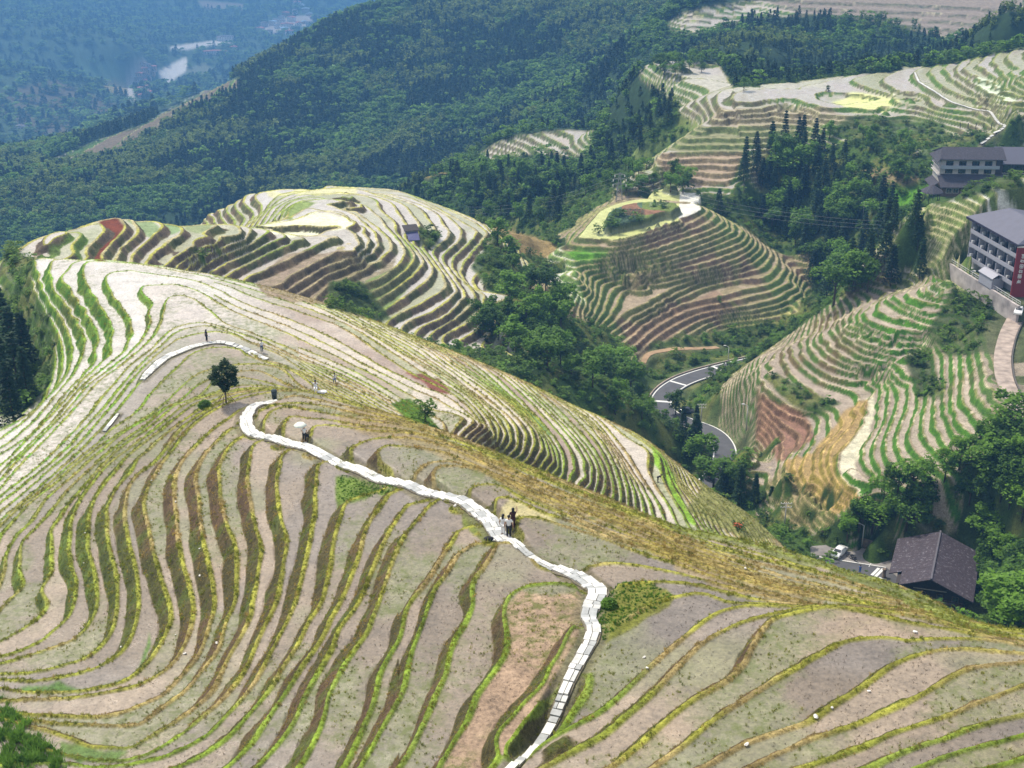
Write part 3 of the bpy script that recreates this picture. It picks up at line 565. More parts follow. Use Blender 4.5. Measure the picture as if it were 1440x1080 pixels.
COVER = [ # outline, distance range, paddy colour, riser colour, bund colour, strength, wet
 ("M2 0,210 200,240 400,330 640,440 900,550 1150,650 1440,760 C6 300,260 600,360 560,395 200,330 0,240 M2 1100,700 800,590 600,500 400,410 200,345 0,290", 90, 175, (.31,.24,.13), (.2,.15,.05), (.31,.24,.065), .7, .25),
 ("M2 0,130 200,190 C6 -280,-40 0,40 300,110 600,190 900,300 1200,450 1440,540 1440,560 1150,480 1000,400 600,230 300,150 0,90 M2 1100,560 700,380 720,370 1100,540", 90, 175, (.2,.22,.09), (.12,.17,.04), (.2,.24,.05), .85, .2),
 ("A 605,85 770,85 805,165 740,240 670,320 650,390 560,390 640,240 685,180 640,130", 200, 420, (.16,.045,.025), None, None, 1, .1),
 ("A 130,380 250,280 400,200 470,190 600,130 640,150 620,200 540,300 525,385 380,340", 200, 420, (.3,.33,.2), (.1,.22,.02), None, .6, .5),
 ("A 800,80 1000,90 1070,180 980,230 900,150", 200, 420, (.14,.25,.06), None, None, .8, .4),
 ("A 1030,90 1200,140 1220,180 1080,190", 200, 420, (.12,.25,.05), None, None, .8, .4),
 ("A 1230,100 1440,130 1440,200 1360,190 1240,150", 200, 420, (.2,.27,.09), None, None, .7, .4),
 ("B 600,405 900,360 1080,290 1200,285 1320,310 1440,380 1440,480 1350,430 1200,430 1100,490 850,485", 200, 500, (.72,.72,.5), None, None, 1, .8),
 ("B 860,250 1000,190 1120,180 1000,290 860,350 800,370", 200, 500, (.2,.28,.06), (.15,.2,.05), None, .9, .2),
 ("B 640,100 1440,60 1440,130 1000,130 800,140", 200, 600, (.6,.58,.25), None, (.4,.4,.06), .7, .6),
 ("B 850,620 1440,600 1440,900 1200,1080 700,1000 560,880", 200, 500, (.27,.2,.14), (.13,.095,.06), (.33,.26,.17), .85, .1),
 ("Cc 0,480 180,470 330,560 420,480 420,700 300,900 0,820", 200, 500, (.24,.2,.12), (.12,.1,.055), (.25,.22,.12), .85, .1),
 ("Cc 240,640 520,520 500,420 540,410 600,540 420,800 330,860", 200, 500, (.16,.24,.06), (.13,.14,.06), None, .85, .1),
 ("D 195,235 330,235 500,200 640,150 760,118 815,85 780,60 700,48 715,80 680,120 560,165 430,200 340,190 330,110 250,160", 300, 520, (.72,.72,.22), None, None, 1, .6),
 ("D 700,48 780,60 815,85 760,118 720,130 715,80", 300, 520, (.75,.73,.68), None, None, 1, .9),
 ("D 330,150 340,190 430,200 560,165 560,110 480,60 380,90", 300, 520, (.09,.15,.1), None, None, 1, 0),
 ("D 480,60 560,110 660,110 560,65", 300, 520, (.25,.13,.08), None, None, 1, 0),
 ("D 560,55 690,60 715,80 660,110", 300, 520, (.12,.18,.04), (.12,.18,.04), None, 1, 0),
 ("D 100,285 350,295 220,350 180,350", 300, 520, (.09,.24,.02), (.09,.22,.02), (.1,.24,.03), 1, 0),
 ("D 0,255 100,285 170,350 230,560 150,560 0,380", 300, 520, (.6,.6,.52), (.15,.24,.06), (.35,.38,.16), .9, .5),
 ("D 900,650 1000,640 1300,560 1330,620 1200,730 950,740", 300, 520, (.5,.48,.15), None, None, .7, .3),
 ("D 450,300 900,200 1000,260 700,360 420,420", 300, 520, (.24,.2,.12), (.12,.16,.045), None, .6, .1),
 ("D 450,680 900,480 1000,600 700,700 500,800", 300, 520, (.28,.19,.13), (.15,.1,.065), (.33,.24,.15), .85, .1),
 ("Ff 0,170 250,300 330,420 150,560 0,450", 250, 400, (.25,.13,.09), (.14,.075,.05), (.3,.18,.11), .9, .05),
 ("Ff 632,201 650,210 640,330 600,450 530,550 560,650 620,745 560,730 455,640 455,520 560,380 590,250", 230, 400, (.62,.57,.42), None, None, 1, .5),
 ("Ff 620,220 480,290 330,500 160,560 200,680 430,850 600,760 455,640 455,520 560,380", 230, 400, (.38,.26,.1), (.26,.19,.05), (.42,.28,.1), .85, .05),
 ("Ff 60,690 160,570 440,850 440,960 200,900", 230, 400, (.24,.2,.09), (.14,.14,.05), (.32,.25,.12), .8, .05),
 ("G 440,150 900,240 1440,250 1440,300 1000,300 700,330 400,380", 480, 900, (.4,.4,.3), (.1,.14,.045), None, .5, .4),
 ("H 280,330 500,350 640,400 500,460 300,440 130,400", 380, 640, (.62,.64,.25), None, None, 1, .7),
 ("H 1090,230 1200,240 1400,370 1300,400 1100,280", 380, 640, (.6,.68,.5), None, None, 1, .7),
 ("G 480,560 1200,560 1440,600 1440,640 980,640 900,760 380,720", 380, 640, (.24,.24,.12), (.12,.15,.05), (.3,.29,.14), .9, .1),
 ("G 340,740 900,740 800,960 500,960 300,800", 380, 640, (.38,.28,.2), (.2,.15,.09), (.38,.3,.2), .9, .1),
 ("G 680,430 1440,430 H 400,520 300,560 0,560 G 1000,560 680,560", 380, 640, (.34,.28,.2), (.17,.14,.08), (.42,.38,.24), .8, .3),
 ("P 1283,290 1440,262 1440,300 1368,322 1340,400 1280,350", 300, 400, (.5,.46,.28), (.14,.19,.05), (.4,.37,.2), .9, .1),
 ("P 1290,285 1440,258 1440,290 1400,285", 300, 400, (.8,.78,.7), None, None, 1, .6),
 ("P 1050,-5 1440,-20 1440,30 1390,45 1330,55 1250,30 1150,25", 700, 1200, (.22,.18,.15), (.12,.12,.08), (.3,.27,.2), .9, .1),
 ("R1 380,520 600,560 850,440 930,270 950,190 960,250 900,400 800,520 500,590 200,590 100,560", 70, 120, (.08,.2,.02), None, None, .8, .3),
 ("R1 380,900 600,950 800,960 700,1020 500,1030 380,980", 60, 120, (.09,.2,.03), None, None, .8, .3),
 ("M2 200,200 290,180 420,300 500,470 440,450 330,340", 150, 300, (.07,.15,.02), (.07,.14,.02), (.1,.18,.02), 1, 0),
 ("M2 280,60 420,90 460,160 380,140", 100, 260, (.2,.08,.06), (.16,.07,.05), None, 1, .2),
 ("M2 600,100 700,150 900,330 860,320 760,240", 100, 300, (.12,.24,.04), (.12,.24,.04), None, .8, .1),
 ("Q7 100,550 190,640 280,850 370,1010 330,990 200,800 110,620", 180, 320, (.22,.4,.04), None, (.25,.4,.05), 1, .1),
 ("Q7 290,900 400,750 480,800 560,860 820,1070 600,1070", 180, 320, (.2,.2,.07), (.15,.16,.05), (.22,.22,.08), 1, 0),
 ("C5 1110,380 1180,290 1300,290 1440,330 1400,390 1290,440 1200,500 1120,560 1090,470", 40, 130, (.2,.21,.04), (.14,.15,.035), None, .95, 0),
 ("R4 1040,210 1130,210 1300,230 1440,290 1300,330 1150,380 1060,400", 60, 150, (.13,.2,.03), (.14,.12,.05), None, .9, 0),
 ("R5 850,210 1000,330 1090,440 1000,450 900,400 850,330", 60, 130, (.16,.2,.035), None, None, .9, 0),
 ("R5 1070,260 1150,180 1300,210 1440,290 1440,330 1200,290 1090,320", 80, 130, (.42,.36,.16), None, None, 1, .8),
 ("C5 690,380 760,330 1000,330 1000,520 800,860 640,1080 420,1080 620,700 690,560", 60, 110, (.36,.25,.17), None, None, .9, .4),
]
rmk0 = np.clip(1-d_up/wr, 0, 1)
for s, a, b, pc, rc, dc, k, wt in COVER:
    m = blur(inpoly(s, a, b, 1).astype(np.float32), 2)*k
    if pc is not None: pad_c = mix(pad_c, C3(*pc), m)
    if rc is not None: ris_c = mix(ris_c, C3(*rc)*(.75+.5*n2[...,None]), m)
    if dc is not None: dyk_c = mix(dyk_c, C3(*dc)*(.75+.5*n1[...,None]), m)
    WET = WET*(1-m)+wt*m
kr = (REG == 3) & (U > 800) & (U < 1000) & (V < 345); rim = RING
pad_c = mix(pad_c, C3(.5,.52,.19), rim*(U < 955)); pad_c = mix(pad_c, C3(.7,.68,.6), rim*(U >= 955)); WET = np.where(rim > .5, .7, WET)
kc = CAP*(U < 903); pad_c = mix(pad_c, C3(.09,.15,.09), kc); kc = CAP*(U >= 903); pad_c = mix(pad_c, C3(.15,.2,.05), kc); kc = CAP*(np.abs(U-905-(V-298)*2.2) < 16); pad_c = mix(pad_c, C3(.24,.13,.08), kc)
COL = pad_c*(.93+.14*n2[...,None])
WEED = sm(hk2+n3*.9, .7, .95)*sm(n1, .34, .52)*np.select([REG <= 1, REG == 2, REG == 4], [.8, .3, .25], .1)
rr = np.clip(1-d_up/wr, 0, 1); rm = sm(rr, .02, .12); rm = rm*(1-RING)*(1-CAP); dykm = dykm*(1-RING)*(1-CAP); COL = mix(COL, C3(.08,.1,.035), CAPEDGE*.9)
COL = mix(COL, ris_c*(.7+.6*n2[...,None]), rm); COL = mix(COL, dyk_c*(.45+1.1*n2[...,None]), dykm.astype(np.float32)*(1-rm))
WET = WET*(1-np.maximum(rm, dykm)); WEED = WEED*(1-np.maximum(rm, dykm))
# ground without terraces
wild = gmix((.055,.1,.02), (.12,.14,.035), (.035,.065,.015), sm(n1, .45, .62), sm(n3, .5, .65))
fl = sm(RHO, 520, 620)*np.ones(U.shape, np.float32); wild = mix(wild, C3(.025,.05,.018), fl)
WILD = [("P 0,0 600,0 480,40 300,130 150,215 0,240", 1300, 9000, (.05,.085,.04)), ("P 0,130 80,110 170,150 150,200 60,190 0,160", 1500, 5000, (.1,.085,.05)),
 ("P 690,318 740,330 785,347 770,365 715,350", 330, 520, (.26,.19,.08)),
 ("P 590,245 640,228 640,240 600,252", 500, 900, (.26,.2,.06)), ("G 0,820 200,700 480,560 600,480 640,600 480,620 200,780 30,860", 400, 640, (.17,.22,.06)),
 ("P 1200,233 1280,240 1300,250 1270,262 1200,256", 380, 540, (.25,.2,.1)), ("P 1240,270 1310,262 1310,285 1270,300", 360, 520, (.1,.25,.02))]
for s, a, b, c in WILD: wild = mix(wild, C3(*c)*(.8+.4*n1[...,None]), blur(inpoly(s, a, b).astype(np.float32), 2))
Tc = np.maximum(np.clip(T*1.6-.3, 0, 1), np.maximum(RING, CAP)); COL = mix(wild*(.8+.4*n2[...,None]), COL, Tc); WET = WET*Tc; WEED = WEED*Tc
COL = mix(COL, C3(.16,.15,.09)*(.7+.6*n2[...,None]), np.clip(WAYM, 0, 1)*.8); WET *= 1-WAYM; WEED *= 1-WAYM
# far valley: river, fields and clearings
FARC = [("P 222,100 262,80 264,88 262,100 245,112 238,124 230,112 224,108", (.62,.6,.56)), ("P 238,66 262,62 300,57 328,55 328,60 262,70 240,70", (.5,.48,.45)),
 ("P 180,142 178,115 190,95 200,85 206,90 192,110 187,125 190,142", (.4,.38,.36)), ("P 140,110 180,118 178,135 150,128", (.2,.17,.08)), ("P 104,90 170,90 180,110 130,112", (.08,.14,.06)),
 ("P 270,0 345,5 340,15 290,12", (.2,.17,.13)), ("P 360,40 400,25 440,20 440,35 380,50", (.3,.28,.26)), ("P 262,96 290,88 300,100 262,112", (.14,.16,.1))]
for s, c in FARC: COL = mix(COL, C3(*c), blur(inpoly(s, 1500, 9000).astype(np.float32), 1))
COL = np.clip(COL, .005, .9)
# ---------------------------------------------------------------- materials
MATS = {}
def newmat(name):
    m = bpy.data.materials.new(name); m.use_nodes = True; nt = m.node_tree; b = nt.nodes['Principled BSDF']; return m, nt, b
def mat(name, col, rough=.7, metal=0, var=.15, scale=4, bump=0, spec=.5, coord='Object'):
    if name in MATS: return MATS[name]
    m, nt, b = newmat(name); L = nt.links.new
    tc = nt.nodes.new('ShaderNodeTexCoord'); n = nt.nodes.new('ShaderNodeTexNoise'); n.inputs['Scale'].default_value = scale; n.inputs['Detail'].default_value = 5
    L(tc.outputs[coord], n.inputs['Vector'])
    mr = nt.nodes.new('ShaderNodeMapRange'); mr.inputs[1].default_value = .3; mr.inputs[2].default_value = .7; mr.inputs[3].default_value = 1-var; mr.inputs[4].default_value = 1+var
    L(n.outputs['Fac'], mr.inputs[0]); v = nt.nodes.new('ShaderNodeVectorMath'); v.operation = 'SCALE'; v.inputs[0].default_value = col
    L(mr.outputs[0], v.inputs['Scale']); L(v.outputs[0], b.inputs['Base Color'])
    b.inputs['Roughness'].default_value = rough; b.inputs['Metallic'].default_value = metal; b.inputs['Specular IOR Level'].default_value = spec
    if bump:
        bp = nt.nodes.new('ShaderNodeBump'); bp.inputs['Strength'].default_value = bump; bp.inputs['Distance'].default_value = .05
        L(n.outputs['Fac'], bp.inputs['Height']); L(bp.outputs[0], b.inputs['Normal'])
    MATS[name] = m; return m
def ground_mat():
    m, nt, b = newmat('terraced_ground'); L = nt.links.new; N = nt.nodes.new
    at = N('ShaderNodeAttribute'); at.attribute_name = 'cover'; aw = N('ShaderNodeAttribute'); aw.attribute_name = 'wet'; ad = N('ShaderNodeAttribute'); ad.attribute_name = 'weed'
    geo = N('ShaderNodeNewGeometry')
    def noise(sc, det=6, rough=.6):
        n = N('ShaderNodeTexNoise'); n.inputs['Scale'].default_value = sc; n.inputs['Detail'].default_value = det; n.inputs['Roughness'].default_value = rough; L(geo.outputs['Position'], n.inputs['Vector']); return n
    def rng(src, a, b_, c, d):
        r = N('ShaderNodeMapRange'); r.inputs[1].default_value = a; r.inputs[2].default_value = b_; r.inputs[3].default_value = c; r.inputs[4].default_value = d; L(src, r.inputs[0]); return r.outputs[0]
    def math_(op, a, b_=None):
        r = N('ShaderNodeMath'); r.operation = op
        for k, s in enumerate((a, b_)):
            if s is None: continue
            if isinstance(s, (int, float)): r.inputs[k].default_value = s
            else: L(s, r.inputs[k])
        return r.outputs[0]
    nf = noise(3.2, 8, .75); nm = noise(.45, 5, .6)
    # strong grain on soil and grass, faint on water
    dry = math_('SUBTRACT', 1.0, aw.outputs['Fac'])
    amp = rng(dry, 0, 1, 1.1, 1.8)
    g = math_('MULTIPLY', math_('SUBTRACT', nf.outputs['Fac'], .5), amp); g2 = math_('MULTIPLY', math_('SUBTRACT', nm.outputs['Fac'], .5), 1.3)
    sc = math_('ADD', 1.0, math_('ADD', math_('MULTIPLY', g, 1.8), g2))
    sc = math_('MAXIMUM', sc, .15)
    vm = N('ShaderNodeVectorMath'); vm.operation = 'SCALE'; L(at.outputs['Color'], vm.inputs[0]); L(sc, vm.inputs['Scale'])
    # dark flecks of stubble and clods standing in the mud
    vo = N('ShaderNodeTexVoronoi'); vo.inputs['Scale'].default_value = 3.4; L(geo.outputs['Position'], vo.inputs['Vector'])
    fleck = math_('MULTIPLY', rng(vo.outputs['Distance'], .1, .26, 1, 0), math_('MULTIPLY', rng(nm.outputs['Fac'], .4, .58, 0, 1), rng(aw.outputs['Fac'], .3, .5, 0, .8)))
    mx = N('ShaderNodeMix'); mx.data_type = 'RGBA'; L(fleck, mx.inputs[0]); L(vm.outputs[0], mx.inputs[6]); mx.inputs[7].default_value = (.09,.075,.05,1)
    wn = noise(1.1, 8, .75); wf = math_('MULTIPLY', rng(wn.outputs['Fac'], .46, .6, 0, 1), ad.outputs['Fac'])
    pud = rng(nm.outputs['Fac'], .5, .6, 0, 1)
    mx2 = N('ShaderNodeMix'); mx2.data_type = 'RGBA'; L(wf, mx2.inputs[0]); L(mx.outputs[2], mx2.inputs[6]); mx2.inputs[7].default_value = (.1,.125,.02,1)
    L(mx2.outputs[2], b.inputs['Base Color'])
    rough = math_('ADD', rng(aw.outputs['Fac'], 0, .95, .95, .13), math_('MULTIPLY', nm.outputs['Fac'], .18)); rough = math_('ADD', rough, math_('ADD', math_('MULTIPLY', wf, .3), math_('MULTIPLY', math_('SUBTRACT', .5, pud), math_('MULTIPLY', aw.outputs['Fac'], .3)))); L(rough, b.inputs['Roughness'])
    L(rng(aw.outputs['Fac'], .3, .95, .2, .9), b.inputs['Specular IOR Level'])
    bp = N('ShaderNodeBump'); bp.inputs['Distance'].default_value = .25; L(rng(dry, 0, 1, .2, .9), bp.inputs['Strength']); L(nf.outputs['Fac'], bp.inputs['Height']); L(bp.outputs[0], b.inputs['Normal'])
    return m
def grid_mesh(name, r0, r1, material):
    co = np.stack([X[r0:r1], Y[r0:r1], ZF[r0:r1]], -1).reshape(-1,3).astype(np.float32); R_ = r1-r0
    me = bpy.data.meshes.new(name); me.vertices.add(len(co)); me.vertices.foreach_set('co', co.ravel())
    i = np.arange(R_-1)[:,None]*nC+np.arange(nC-1)[None,:]; q = np.stack([i, i+1, i+nC+1, i+nC], -1).reshape(-1,4).astype(np.int32)
    nf = len(q); me.loops.add(nf*4); me.loops.foreach_set('vertex_index', q.ravel()); me.polygons.add(nf)
    me.polygons.foreach_set('loop_start', np.arange(0, nf*4, 4, dtype=np.int32)); me.update(calc_edges=True)
    me.polygons.foreach_set('use_smooth', np.ones(nf, bool))
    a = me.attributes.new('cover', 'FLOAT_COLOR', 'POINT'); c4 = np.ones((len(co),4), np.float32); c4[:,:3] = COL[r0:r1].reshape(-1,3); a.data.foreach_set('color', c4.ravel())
    for nm, arr in (('wet', WET), ('weed', WEED)):
        a = me.attributes.new(nm, 'FLOAT', 'POINT'); a.data.foreach_set('value', arr[r0:r1].ravel().astype(np.float32))
    me.materials.append(material); o = bpy.data.objects.new(name, me); C.objects.link(o); o['kind'] = 'structure'; return o
ground = grid_mesh('terraced_hills', 0, nR, ground_mat())
hit_f = finder(ZF)
# ---------------------------------------------------------------- mesh helper
class MB:
    def __init__(s): s.v = []; s.f = []
    def add(s, vs, fs): n = len(s.v); s.v += [tuple(v) for v in vs]; s.f += [tuple(i+n for i in f) for f in fs]
    def box(s, x0, x1, y0, y1, z0, z1, M=None):
        vs = [Vector((x,y,z)) for z in (z0,z1) for y in (y0,y1) for x in (x0,x1)]
        if M: vs = [M@v for v in vs]
        s.add(vs, [(0,2,3,1),(4,5,7,6),(0,1,5,4),(1,3,7,5),(3,2,6,7),(2,0,4,6)])
    def bar(s, p, q, w, h=None):
        p, q = Vector(p), Vector(q); d = (q-p); L = d.length; R = d.to_track_quat('X', 'Z').to_matrix().to_4x4(); h = h or w
        s.box(0, L, -w/2, w/2, -h/2, h/2, Matrix.Translation(p)@R)
    def tube(s, P, R, n=8, cap=True):
        P = [Vector(p) for p in P]; rings = []
        for i, p in enumerate(P):
            d = (P[min(i+1,len(P)-1)]-P[max(i-1,0)]).normalized(); a = d.orthogonal().normalized() if abs(d.z) > .99 else d.cross(Vector((0,0,1))).normalized(); b = d.cross(a)
            rings.append([p+(a*math.cos(2*math.pi*k/n)+b*math.sin(2*math.pi*k/n))*R[i] for k in range(n)])
        vs = [v for r in rings for v in r]; fs = [(i*n+k, i*n+(k+1)%n, (i+1)*n+(k+1)%n, (i+1)*n+k) for i in range(len(P)-1) for k in range(n)]
        if cap: fs += [tuple(range(n))[::-1], tuple((len(P)-1)*n+k for k in range(n))]
        s.add(vs, fs)
    def cyl(s, c, r, z0, z1, n=12, r2=None): s.tube([(c[0],c[1],z0),(c[0],c[1],z1)], [r, r if r2 is None else r2], n)
    def ell(s, c, rx, ry, rz, n=10, m=6, jit=0, rnd=random):
        vs = []; fs = []
        for i in range(m+1):
            ph = -math.pi/2+math.pi*i/m
            for k in range(n):
                j = 1+jit*(rnd.random()-.5); vs.append((c[0]+rx*j*math.cos(ph)*math.cos(2*math.pi*k/n), c[1]+ry*j*math.cos(ph)*math.sin(2*math.pi*k/n), c[2]+rz*j*math.sin(ph)))
        for i in range(m):
            for k in range(n): fs.append((i*n+k, i*n+(k+1)%n, (i+1)*n+(k+1)%n, (i+1)*n+k))
        s.add(vs, fs)
    def mesh(s, name, material, smooth=False):
        me = bpy.data.meshes.new(name); me.from_pydata(s.v, [], s.f); me.materials.append(material)
        if smooth: me.polygons.foreach_set('use_smooth', [True]*len(me.polygons))
        me.update(); return me
def link(name, me, parent=None):
    o = bpy.data.objects.new(name, me); C.objects.link(o)
    if parent: o.parent = parent
    return o
def obj(name, mb, material, parent=None, smooth=False): return link(name, mb.mesh(name, material, smooth), parent)
def tag(o, label, cat, group=None, kind=None):
    if label: o['label'] = label; o['category'] = cat
    if group: o['group'] = group
    if kind: o['kind'] = kind
    return o
def thing(name, label, cat, loc=(0,0,0), rz=0, group=None):
    o = bpy.data.objects.new(name, None); C.objects.link(o); o.location = loc; o.rotation_euler = (0,0,rz); return tag(o, label, cat, group)
def copy_tree(root, loc, rz, sc=1, label=None, group=None):
    r = root.copy(); C.objects.link(r); r.location = loc; r.rotation_euler = (0,0,rz); r.scale = (sc,)*3 if not hasattr(sc, '__len__') else sc
    if label: r['label'] = label
    if group: r['group'] = group
    for ch in list(root.children):
        c = ch.copy(); C.objects.link(c); c.parent = r
        for g in list(ch.children): d = g.copy(); C.objects.link(d); d.parent = c
    return r
# ---------------------------------------------------------------- foliage
def leafmat(name, col, var=.5, hue=(1.25,1,.7)):
    m, nt, b = newmat(name); L = nt.links.new; N = nt.nodes.new
    oi = N('ShaderNodeObjectInfo'); geo = N('ShaderNodeNewGeometry'); n = N('ShaderNodeTexNoise'); n.inputs['Scale'].default_value = .9; n.inputs['Detail'].default_value = 4; L(geo.outputs['Position'], n.inputs['Vector'])
    cr = N('ShaderNodeMix'); cr.data_type = 'RGBA'; cr.inputs[6].default_value = (*[c*(1-var*.6) for c in col],1); cr.inputs[7].default_value = (col[0]*(1+var)*hue[0], col[1]*(1+var)*hue[1], col[2]*(1+var)*hue[2], 1)
    ad = N('ShaderNodeMath'); ad.operation = 'ADD'; mu = N('ShaderNodeMath'); mu.operation = 'MULTIPLY_ADD'; mu.inputs[1].default_value = 1.6; mu.inputs[2].default_value = -.75
    L(n.outputs['Fac'], mu.inputs[0]); mo = N('ShaderNodeMath'); mo.operation = 'MULTIPLY'; mo.inputs[1].default_value = .8; L(oi.outputs['Random'], mo.inputs[0])
    L(mo.outputs[0], ad.inputs[0]); L(mu.outputs[0], ad.inputs[1]); L(ad.outputs[0], cr.inputs[0]); cr.clamp_factor = True
    L(cr.outputs[2], b.inputs['Base Color']); b.inputs['Roughness'].default_value = .6; b.inputs['Specular IOR Level'].default_value = .25
    tr = N('ShaderNodeBsdfTranslucent'); L(cr.outputs[2], tr.inputs[0]); ms = N('ShaderNodeMixShader'); ms.inputs[0].default_value = .4
    L(b.outputs[0], ms.inputs[1]); L(tr.outputs[0], ms.inputs[2]); L(ms.outputs[0], nt.nodes['Material Output'].inputs[0]); return m
M_CON = leafmat('conifer_needles', (.026,.068,.032), .7); M_BRD = leafmat('broad_leaves', (.08,.19,.025), .85); M_BAM = leafmat('bamboo_leaves', (.12,.2,.04), .5)
M_SHR = leafmat('shrub_leaves', (.07,.15,.025), .8); M_GRS = leafmat('grass_blades', (.22,.28,.04), .45, (1.3,1,.8)); M_DGR = leafmat('dry_grass', (.34,.3,.12), .35)
M_BARK = mat('bark', (.09,.065,.045), .9, bump=.4)
def leaves(mb, pts_, size, rnd, droop=0):
    for p in pts_:
        a = rnd.uniform(0, 6.28); t = rnd.uniform(-.9, .9); s = size*rnd.uniform(.6, 1.4)
        d1 = Vector((math.cos(a), math.sin(a), t*.6-droop)).normalized(); d2 = d1.cross(Vector((rnd.uniform(-1,1), rnd.uniform(-1,1), 1.2))).normalized()
        p = Vector(p); mb.add([p-d1*s*.5, p+d2*s*.32, p+d1*s*.6, p-d2*s*.32], [(0,1,2,3)])
def broad_crown(seed, n, size, h=1.0, w=.42, base=.25):
    rnd = random.Random(seed); mb = MB(); cl = []
    for k in range(11):
        a = rnd.uniform(0, 6.28); r = rnd.uniform(.05, w*.75); z = rnd.uniform(base+.08, .86); cl.append((r*math.cos(a), r*math.sin(a), z, rnd.uniform(.12, .22)*(1.1 if z < .7 else .8)))
    P = []
    for i in range(n):
        c = rnd.choice(cl); v = Vector((rnd.gauss(0,1), rnd.gauss(0,1), rnd.gauss(0,1))).normalized()*rnd.uniform(.7, 1.05)*c[3]
        P.append((c[0]+v.x, c[1]+v.y, c[2]+abs(v.z)*.8-.3*c[3] if rnd.random() < .75 else c[2]+v.z))
    leaves(mb, P, size, rnd); return mb
def conifer_crown(seed, n, size, w=.2, base=.12):
    rnd = random.Random(seed); mb = MB(); P = []; tiers = 13; lob = [rnd.uniform(.75, 1.2) for _ in range(tiers*6)]
    for i in range(n):
        t = rnd.random()**.72*(tiers-1); k = int(t); f = k/(tiers-1); a = rnd.uniform(0, 6.28); q = lob[k*6+int(a)%6]
        R = w*(1-f)**.85*q+.012; r = R*rnd.uniform(.25, 1)**.6; z = base+(1-base)*f-r*.35+rnd.uniform(0, .035)
        P.append((r*math.cos(a), r*math.sin(a), min(z, 1)))
    leaves(mb, P, size, rnd, .35); return mb
def bamboo_crown(seed, n, size):
    rnd = random.Random(seed); mb = MB(); P = []
    for k in range(9):
        a = rnd.uniform(0, 6.28); b = rnd.uniform(.02, .2); h = rnd.uniform(.75, 1)
        for i in range(n//9):
            t = rnd.uniform(.25, 1); d = b+.22*max(0, t-.6)**1.5*2; P.append((d*math.cos(a)+rnd.gauss(0,.035), d*math.sin(a)+rnd.gauss(0,.035), h*t-.25*max(0, t-.8)))
    leaves(mb, P, size, rnd, .3); return mb
def trunk_mb(h, r, seed, limbs=4):
    rnd = random.Random(seed); mb = MB(); mb.tube([(0,0,-.04),(rnd.uniform(-.01,.01),0,h*.5),(0,0,h)], [r, r*.7, r*.25], 7)
    for k in range(limbs):
        a = rnd.uniform(0, 6.28); z = h*rnd.uniform(.35, .8); mb.tube([(0,0,z),(math.cos(a)*.12, math.sin(a)*.12, z+.12),(math.cos(a)*.2, math.sin(a)*.2, z+.26)], [r*.4, r*.25, r*.08], 5)
    return mb
BM = [broad_crown(s, 1500, .062, w=.4+.05*(s%3)).mesh('crown', M_BRD) for s in range(4)]
CM = [conifer_crown(s+20, 1300, .05, w=.17+.03*(s%3)).mesh('crown', M_CON) for s in range(4)]
SM = [broad_crown(s+70, 700, .09, w=.6, base=0).mesh('crown', M_SHR) for s in range(3)]
BT = [trunk_mb(.6, .028, s, 5).mesh('trunk', M_BARK, True) for s in range(4)]; CT = [trunk_mb(.93, .016, s, 0).mesh('trunk', M_BARK, True) for s in range(4)]
def tree(kind, loc, h, rnd, label, group=None, name=None, cat='tree'):
    k = rnd.randrange(4); nm = name or {'b': 'broadleaf_tree', 'c': 'conifer_tree', 's': 'shrub'}[kind]
    o = thing(nm, label, cat, loc, rnd.uniform(0, 6.28), group); wd = rnd.uniform(.85, 1.2)*h; o.scale = (wd, wd, h)
    link('crown', {'b': BM, 'c': CM, 's': SM}[kind][k % (3 if kind == 's' else 4)], o)
    link('trunk' if kind != 's' else 'stem', (CT if kind == 'c' else BT)[k], o); return o
def scatter(poly, n, kinds, hr, label, group, seed, lo=28, mind=3.0, names=None):
    rnd = random.Random(seed); P = pts(poly); xs = [p[0] for p in P]; ys = [p[1] for p in P]; out = []; tries = 0
    def inside(u, v):
        c = False
        for i in range(len(P)):
            (x1,y1), (x2,y2) = P[i-1], P[i]
            if (y1 > v) != (y2 > v) and u < (x2-x1)*(v-y1)/(y2-y1)+x1: c = not c
        return c
    while len(out) < n and tries < n*40:
        tries += 1; u, v = rnd.uniform(min(xs), max(xs)), rnd.uniform(min(ys), max(ys))
        if not inside(u, v): continue
        p = hit_f(u, v, lo)
        if any((p[0]-q[0])**2+(p[1]-q[1])**2 < mind**2 for q in out): continue
        out.append(p); k = rnd.choice(kinds); lb = label[k] if isinstance(label, dict) else label
        tree(k, (p[0], p[1], p[2]-.2), rnd.uniform(*hr)*(.35 if k == 's' else 1), rnd, lb, group+(' (%s)' % {'b':'broadleaf','c':'conifers','s':'shrubs'}[k] if len(set(kinds)) > 1 else ''), cat='shrub' if k == 's' else 'tree')
    return out
scatter("P 690,345 725,350 760,400 800,430 812,470 865,515 890,550 915,590 925,610 895,605 850,575 790,545 700,500 655,470 690,400", 62, 'bbbbs', (5.5,10), {'b':'round dark green broadleaf tree in the gully between the two terraced hills', 's':'low bright green shrub in the gully between the two terraced hills'}, 'trees in the gully', 1)
scatter("P 600,262 640,240 700,232 800,236 840,205 930,155 958,125 950,160 905,210 860,250 810,290 770,325 700,322 640,292", 85, 'cccb', (7,10), {'c':'dark pointed conifer on the slope under the small striped terrace hill', 'b':'rounded tree on the slope under the small striped terrace hill'}, 'trees on the slope beyond the gully', 2, 262, 4)
scatter("P 1035,250 1060,212 1120,195 1185,230 1240,290 1300,330 1312,385 1260,408 1200,418 1150,428 1130,360 1060,310", 84, 'cccb', (9,13), {'c':'dark conifer in the wood between the round knoll and the guest houses', 'b':'brighter broadleaf tree in the wood between the round knoll and the guest houses'}, 'wood left of the guest houses', 3, 262, 3.5)
